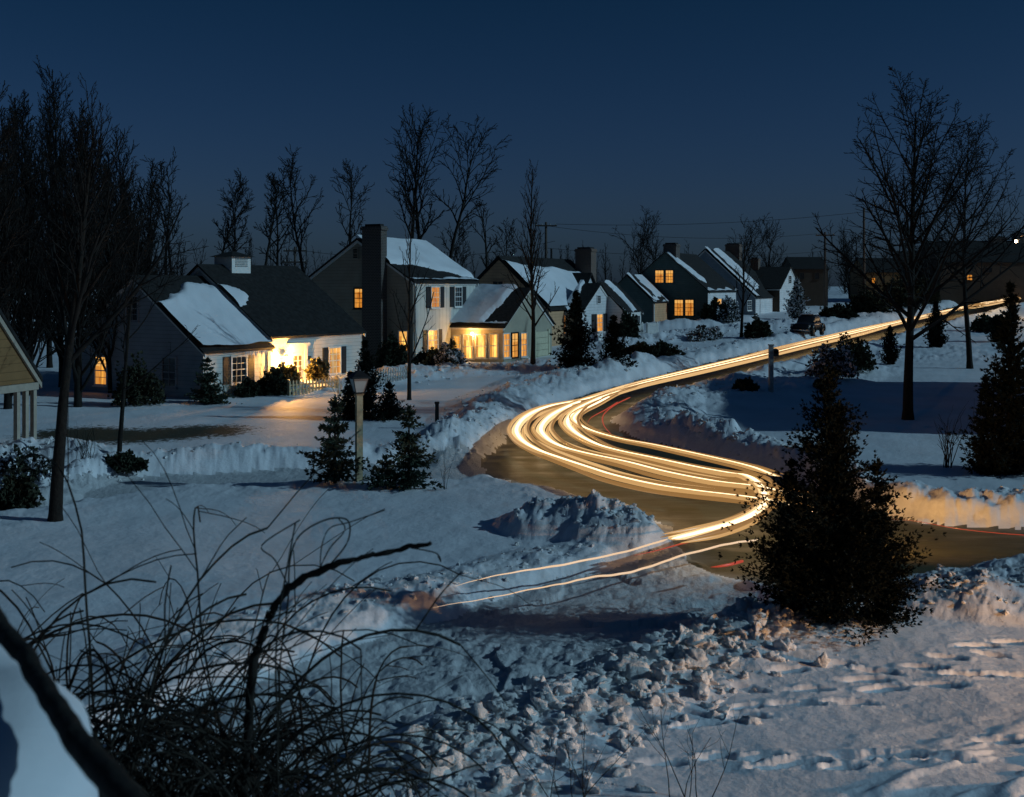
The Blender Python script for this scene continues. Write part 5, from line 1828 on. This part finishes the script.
# ------------------------------------------------------------------ parked car (rounded pre-war saloon)
def car(base, rz):
    t = thing("parked_car", base, "dark rounded saloon car parked in snow at the kerb of the upper road", "car", rz)
    prof = [(-2.15, .55, .62, .62), (-2.05, .38, .92, .66), (-1.6, .34, 1.02, .70), (-.9, .34, 1.06, .74), (-.55, .34, 1.12, .78), (.5, .34, 1.12, .80), (1.3, .34, 1.08, .78), (1.9, .36, .92, .72), (2.2, .5, .66, .6)]
    def loft(secs, n=16, power=3.2):
        vs, fs = [], []
        for x, z0, z1, hw_ in secs:
            for k in range(n):
                a = 2 * math.pi * k / n
                c, s = math.cos(a), math.sin(a)
                y = hw_ * math.copysign(abs(c) ** (2 / power), c)
                z = (z0 + z1) / 2 + (z1 - z0) / 2 * math.copysign(abs(s) ** (2 / power), s)
                vs.append((x, y, z))
        for i in range(len(secs) - 1):
            for k in range(n):
                k2 = (k + 1) % n
                fs.append((i * n + k, i * n + k2, (i + 1) * n + k2, (i + 1) * n + k))
        fs.append(tuple(range(n)))
        fs.append(tuple(range((len(secs) - 1) * n, len(secs) * n))[::-1])
        return vs, fs
    link("body", *loft(prof), M["carpaint"], t, True)
    cab = [(-.75, .95, 1.08, .66), (-.45, .95, 1.48, .64), (-.05, .95, 1.62, .64), (.6, .95, 1.62, .64), (1.15, .95, 1.46, .62), (1.65, .9, 1.05, .58)]
    link("cabin", *loft(cab, 16, 3.6), M["carpaint"], t, True)
    for sy in (-1, 1):
        for x0_, x1_ in ((-.42, .12), (.2, .85)):
            MB().box(x0_, x1_, sy * .645 - .006, sy * .645 + .006, 1.14, 1.46).build("side_window", M["glass"], t)
        for xw in (-1.35, 1.35):
            w = MB()
            w.tube([(xw, sy * .60, .34), (xw, sy * .80, .34)], .34, 18)
            wo = w.build("wheel", M["rubber"], t)
            MB().tube([(xw, sy * .80, .34), (xw, sy * .82, .34)], .19, 14).build("hubcap", M["chrome"], wo)
            fe = MB()
            fe.tube([(xw + .55 * math.cos(a), sy * .73, .36 + .42 * math.sin(a)) for a in np.linspace(-.1, math.pi + .1, 9)], [.1, .14, .16, .17, .17, .17, .16, .14, .1], 8)
            fe.build("fender", M["carpaint"], t, True)
        MB().lathe([(.02, -.1), (.1, -.05), (.11, .05), (.02, .06)], 10, (-1.95, sy * .6, .78)).build("headlight", M["frost"], t)
    MB().tube([(-2.25, -.75, .5), (-2.32, 0, .5), (-2.25, .75, .5)], .05, 7).build("bumper", M["chrome"], t)
    MB().tube([(2.28, -.75, .5), (2.34, 0, .5), (2.28, .75, .5)], .05, 7).build("bumper", M["chrome"], t)
    MB().box(-.3, 1.2, -.5, .5, 1.61, 1.66).build("roof_snow", M["snow_roof"], t)
    return t
b = base_at(808, 338)
a2, b2 = XY(860, 327), XY(760, 350)
car((b.x, b.y, b.z - .05), math.atan2(a2[1] - b2[1], a2[0] - b2[0]))

# ------------------------------------------------------------------ light trails left over the road by passing headlamps
def trail(pts, z, r, mat, label, jig=0.0, seed=0, group="streaks of headlamp light above the road", taper=True, name="light_trail", fringe=None):
    fringe = mat is E1 if fringe is None else fringe
    rn = random.Random(seed)
    w = [G(x, y, z) for x, y in pts]
    w = [Vector((p.x, p.y, float(H(p.y)) + z)) for p in w]
    # Catmull-Rom through the points
    fine = []
    q = [w[0]] + w + [w[-1]]
    for i in range(1, len(q) - 2):
        for k in range(8):
            u = k / 8
            p0, p1, p2, p3 = q[i - 1], q[i], q[i + 1], q[i + 2]
            fine.append(.5 * ((2 * p1) + (p2 - p0) * u + (2 * p0 - 5 * p1 + 4 * p2 - p3) * u * u + (3 * p1 - p0 - 3 * p2 + p3) * u ** 3))
    fine.append(w[-1])
    n = len(fine)
    ph = rn.uniform(0, 6)
    for i, p in enumerate(fine):
        p.z += jig * math.sin(i * .31 + ph) + jig * .6 * math.sin(i * .83 + ph * 2)
    rad = [r * min(1, .15 + i / (n * .04), .1 + (n - 1 - i) / (n * (.04 if r > .03 else .55))) for i in range(n)]
    base = fine[0].copy()
    o = MB().tube([p - base for p in fine], rad, 6).build(name, mat, None, True)
    o.location = base
    tag(o, label, "light trail", group)
    if fringe:
        # fainter strands put round the core to imitate its soft golden glow
        for a, b, k, m in ((1.4, .2, .85, FR1), (-1.4, -.2, .85, FR1), (2.7, .5, .85, FR2), (-2.7, -.5, .85, FR2), (4.0, -.4, .8, FR3), (-4.0, .4, .8, FR3)):
            q = []
            for i, p in enumerate(fine):
                d = (fine[min(i + 1, n - 1)] - fine[max(i - 1, 0)])
                sd_ = Vector((d.y, -d.x, 0)).normalized()
                w_ = r * (1 + .35 * math.sin(i * .11 + a))
                q.append(p - base + sd_ * a * w_ + Vector((0, 0, b * w_)))
            MB().tube(q, [x * k for x in rad], 5).build("fringe", m, o, True)
    return o

E1 = emit("headlamp_streak_white", (1.0, .71, .41), 2.6)
E2 = emit("headlamp_streak_gold", (1.0, .60, .24), .75)
E3 = emit("headlamp_streak_thin", (1.0, .68, .42), .85)
FR1 = emit("streak_fringe_bright", (1.0, .66, .31), 1.15)
FR2 = emit("streak_fringe", (1.0, .56, .20), .60)
FR3 = emit("streak_fringe_faint", (1.0, .50, .15), .30)
E4 = emit("tail_lamp_streak", (1.0, .10, .04), .42)
c = lambda L: [(480 + .3137 * x, 350 + .3137 * y) for x, y in L]
FAR = [(1110, 276), (1060, 286), (1024, 296), (960, 309), (905, 321), (860, 332), (800, 346), (760, 356)]
def far(dy):
    return [(x, y + dy * (1 if x < 900 else .5)) for x, y in FAR]
trail(far(0) + [(700, 370.5), (637, 385), (590, 399)] + c([(220, 182), (150, 212), (118, 250), (132, 288), (185, 322), (260, 350), (350, 380), (430, 405), (560, 435), (700, 456), (890, 480), (1060, 515)]),
      .70, .060, E1, "outermost headlamp streak, swinging widest round the bend")
trail(far(2.2) + [(700, 372), (637, 387), (592, 401)] + c([(230, 192), (172, 215), (145, 250), (165, 283), (225, 316), (300, 345), (380, 372), (450, 395), (580, 425), (720, 444), (900, 470), (1050, 500)]),
      .70, .05, E2, "golden streak just inside the outermost one")
trail(far(-1.6) + [(700, 368.5), (640, 383), (600, 395)] + c([(290, 178), (225, 212), (195, 250), (215, 285), (262, 312), (340, 334), (470, 362), (600, 395), (750, 424), (885, 441), (1040, 470)]),
      .70, .060, E1, "middle white headlamp streak of the bend")
trail(far(3.2) + [(700, 373.5), (645, 386), (606, 398)] + c([(305, 190), (250, 215), (225, 245), (240, 275), (285, 302), (355, 325), (480, 352), (620, 386), (760, 412), (880, 436)]),
      .70, .045, E2, "golden streak just inside the middle white one")
trail(far(.5) + [(705, 369), (650, 382), (612, 394)] + c([(345, 172), (300, 198), (280, 228), (300, 262), (360, 298), (430, 322), (560, 350), (700, 380), (800, 398), (850, 405), (885, 425), (906, 455), (906, 490), (880, 520), (820, 550), (720, 580), (612, 601)]),
      .70, .058, E1, "inner white streak that hooks back at the junction")
trail(far(-3) + [(710, 366.5), (660, 379), (622, 391)] + c([(370, 172), (320, 196), (300, 218), (318, 240), (365, 262), (450, 286), (560, 306), (700, 336), (850, 371), (945, 402)]),
      .70, .042, E1, "innermost headlamp streak along the far kerb of the bend")
trail(c([(430, 330), (560, 357), (700, 385), (800, 404), (858, 414), (890, 440), (896, 470), (885, 500), (840, 535), (740, 565), (640, 590), (600, 600)]),
      .62, .05, E2, "golden streak nested inside the hook at the junction")
trail(c([(600, 603), (500, 632), (400, 657), (280, 682), (190, 695), (100, 711), (0, 730), (-80, 752)]),
      .55, .016, E3, "upper thin streak over the snow heap, fading left", .005, 3)
trail(c([(890, 603), (830, 612), (760, 626), (640, 655), (570, 682), (500, 702), (430, 716), (350, 726), (280, 740), (200, 757), (90, 778), (-30, 800), (-150, 822)]),
      .50, .017, E3, "lower thin streak below the snow heap, longest to the left", .006, 5)
trail(c([(840, 558), (760, 582), (690, 605), (640, 618), (560, 640), (490, 655)]), .60, .016, E4, "red tail lamp streak under the hook at the junction", 0, 6, "red streaks of tail lamps")
trail(c([(840, 672), (800, 683), (760, 690), (735, 692)]), .45, .022, E4, "short thick red tail lamp streak by the large juniper", 0, 7, "red streaks of tail lamps")
trail(c([(480, 150), (430, 175), (395, 205), (393, 235), (415, 265), (450, 290)]), .62, .020, E4, "right-hand red streak inside the bend", 0, 8, "red streaks of tail lamps")
trail(c([(440, 165), (400, 190), (355, 215), (342, 235)]), .62, .016, E4, "short red streak in the middle of the bend", 0, 9, "red streaks of tail lamps")
trail(c([(330, 195), (290, 205), (262, 235), (265, 255)]), .62, .016, E4, "red streak between the white ones at the left of the bend", 0, 10, "red streaks of tail lamps")
trail([(1100, 537), (1024, 535), (960, 529), (915, 521), (880, 519)], .35, .007, E4, "long red tail lamp streak at the foot of the orange-lit snow ridge", 0, 11, "red streaks of tail lamps")

# ------------------------------------------------------------------ lamps
pl = bpy.data.lights.new("porch_lamp", "POINT")
pl.energy = 1000
pl.color = (1.0, .46, .09)
pl.shadow_soft_size = .09
po = bpy.data.objects.new("porch_lamp", pl)
COL.objects.link(po)
n_w = -ROOT1.v
po.location = LAMP_W + n_w * .16

el = bpy.data.lights.new("eave_lamp_light", "POINT")
el.energy = 60
el.color = (1.0, .5, .12)
el.shadow_soft_size = .07
elo = bpy.data.objects.new("eave_lamp_light", el)
COL.objects.link(elo)
elo.location = EAVE_W

hb_ = bpy.data.lights.new("headlamp_beam_standin", "SPOT")  # added bare spot standing in for passing headlamps on the orange snowbank
hb_.energy = 1050
hb_.color = (1.0, .52, .16)
hb_.spot_size = R(95)
hb_.spot_blend = 1.0
hb_.shadow_soft_size = .12
hbo = bpy.data.objects.new("headlamp_beam_standin", hb_)
COL.objects.link(hbo)
hp, ht = G(815, 522, .7), G(985, 505, .5)
hbo.location = hp
hbo.rotation_euler = (ht - hp).to_track_quat("-Z", "Y").to_euler()

MOON_AZ, MOON_EL = -10, 25
mv = Vector((math.cos(R(MOON_AZ)) * math.cos(R(MOON_EL)), math.sin(R(MOON_AZ)) * math.cos(R(MOON_EL)), math.sin(R(MOON_EL))))
sun = bpy.data.lights.new("moon", "SUN")
sun.energy = 1.28
sun.color = (.48, .80, 1.0)
sun.angle = R(.6)
so = bpy.data.objects.new("moon", sun)
COL.objects.link(so)
so.rotation_euler = (-mv).to_track_quat("-Z", "Y").to_euler()

w = bpy.data.worlds.new("World")
SC.world = w
w.use_nodes = True
nt = w.node_tree
bg = nt.nodes["Background"]
sky = nt.nodes.new("ShaderNodeTexSky")
sky.sky_type = "NISHITA"
sky.sun_disc = False
sky.sun_elevation = R(MOON_EL)
sky.sun_rotation = R(90 - MOON_AZ)
mx = nt.nodes.new("ShaderNodeMix")
mx.data_type = "RGBA"
mx.blend_type = "MULTIPLY"
mx.inputs[0].default_value = 1
tcw = nt.nodes.new("ShaderNodeTexCoord")
sxyz = nt.nodes.new("ShaderNodeSeparateXYZ")
nt.links.new(tcw.outputs["Generated"], sxyz.inputs[0])
rw = nt.nodes.new("ShaderNodeValToRGB")
rw.color_ramp.elements[0].position, rw.color_ramp.elements[1].position = 0.0, 0.26
rw.color_ramp.elements[0].color = (.27, .50, 1.10, 1)
mid = rw.color_ramp.elements.new(.07)
mid.color = (.27, .485, 1.0, 1)
rw.color_ramp.elements[2].color = (.12, .39, .71, 1)
nt.links.new(sxyz.outputs["Z"], rw.inputs[0])
nt.links.new(rw.outputs[0], mx.inputs[7])
nt.links.new(sky.outputs[0], mx.inputs[6])
nt.links.new(mx.outputs[2], bg.inputs[0])
bg.inputs[1].default_value = 0.0178

# ------------------------------------------------------------------ camera and render settings
cam = bpy.data.cameras.new("camera")
cam.sensor_width = 36
cam.lens = 36 * F / 1024
cam.shift_y = -(398.5 - CY) / 1024
cam.clip_end = 6000
cam.dof.use_dof = True
cam.dof.focus_distance = 45
cam.dof.aperture_fstop = 3.6
co = bpy.data.objects.new("camera", cam)
COL.objects.link(co)
co.location = (0, 0, EYE)
co.rotation_euler = (R(90), 0, 0)
SC.camera = co
vs_ = SC.view_settings
vs_.view_transform = "Standard"
vs_.look = "None"
vs_.exposure = 0
vs_.gamma = 1
SC.cycles.use_denoising = True
SC.cycles.max_bounces = 6
SC.cycles.sample_clamp_indirect = 3
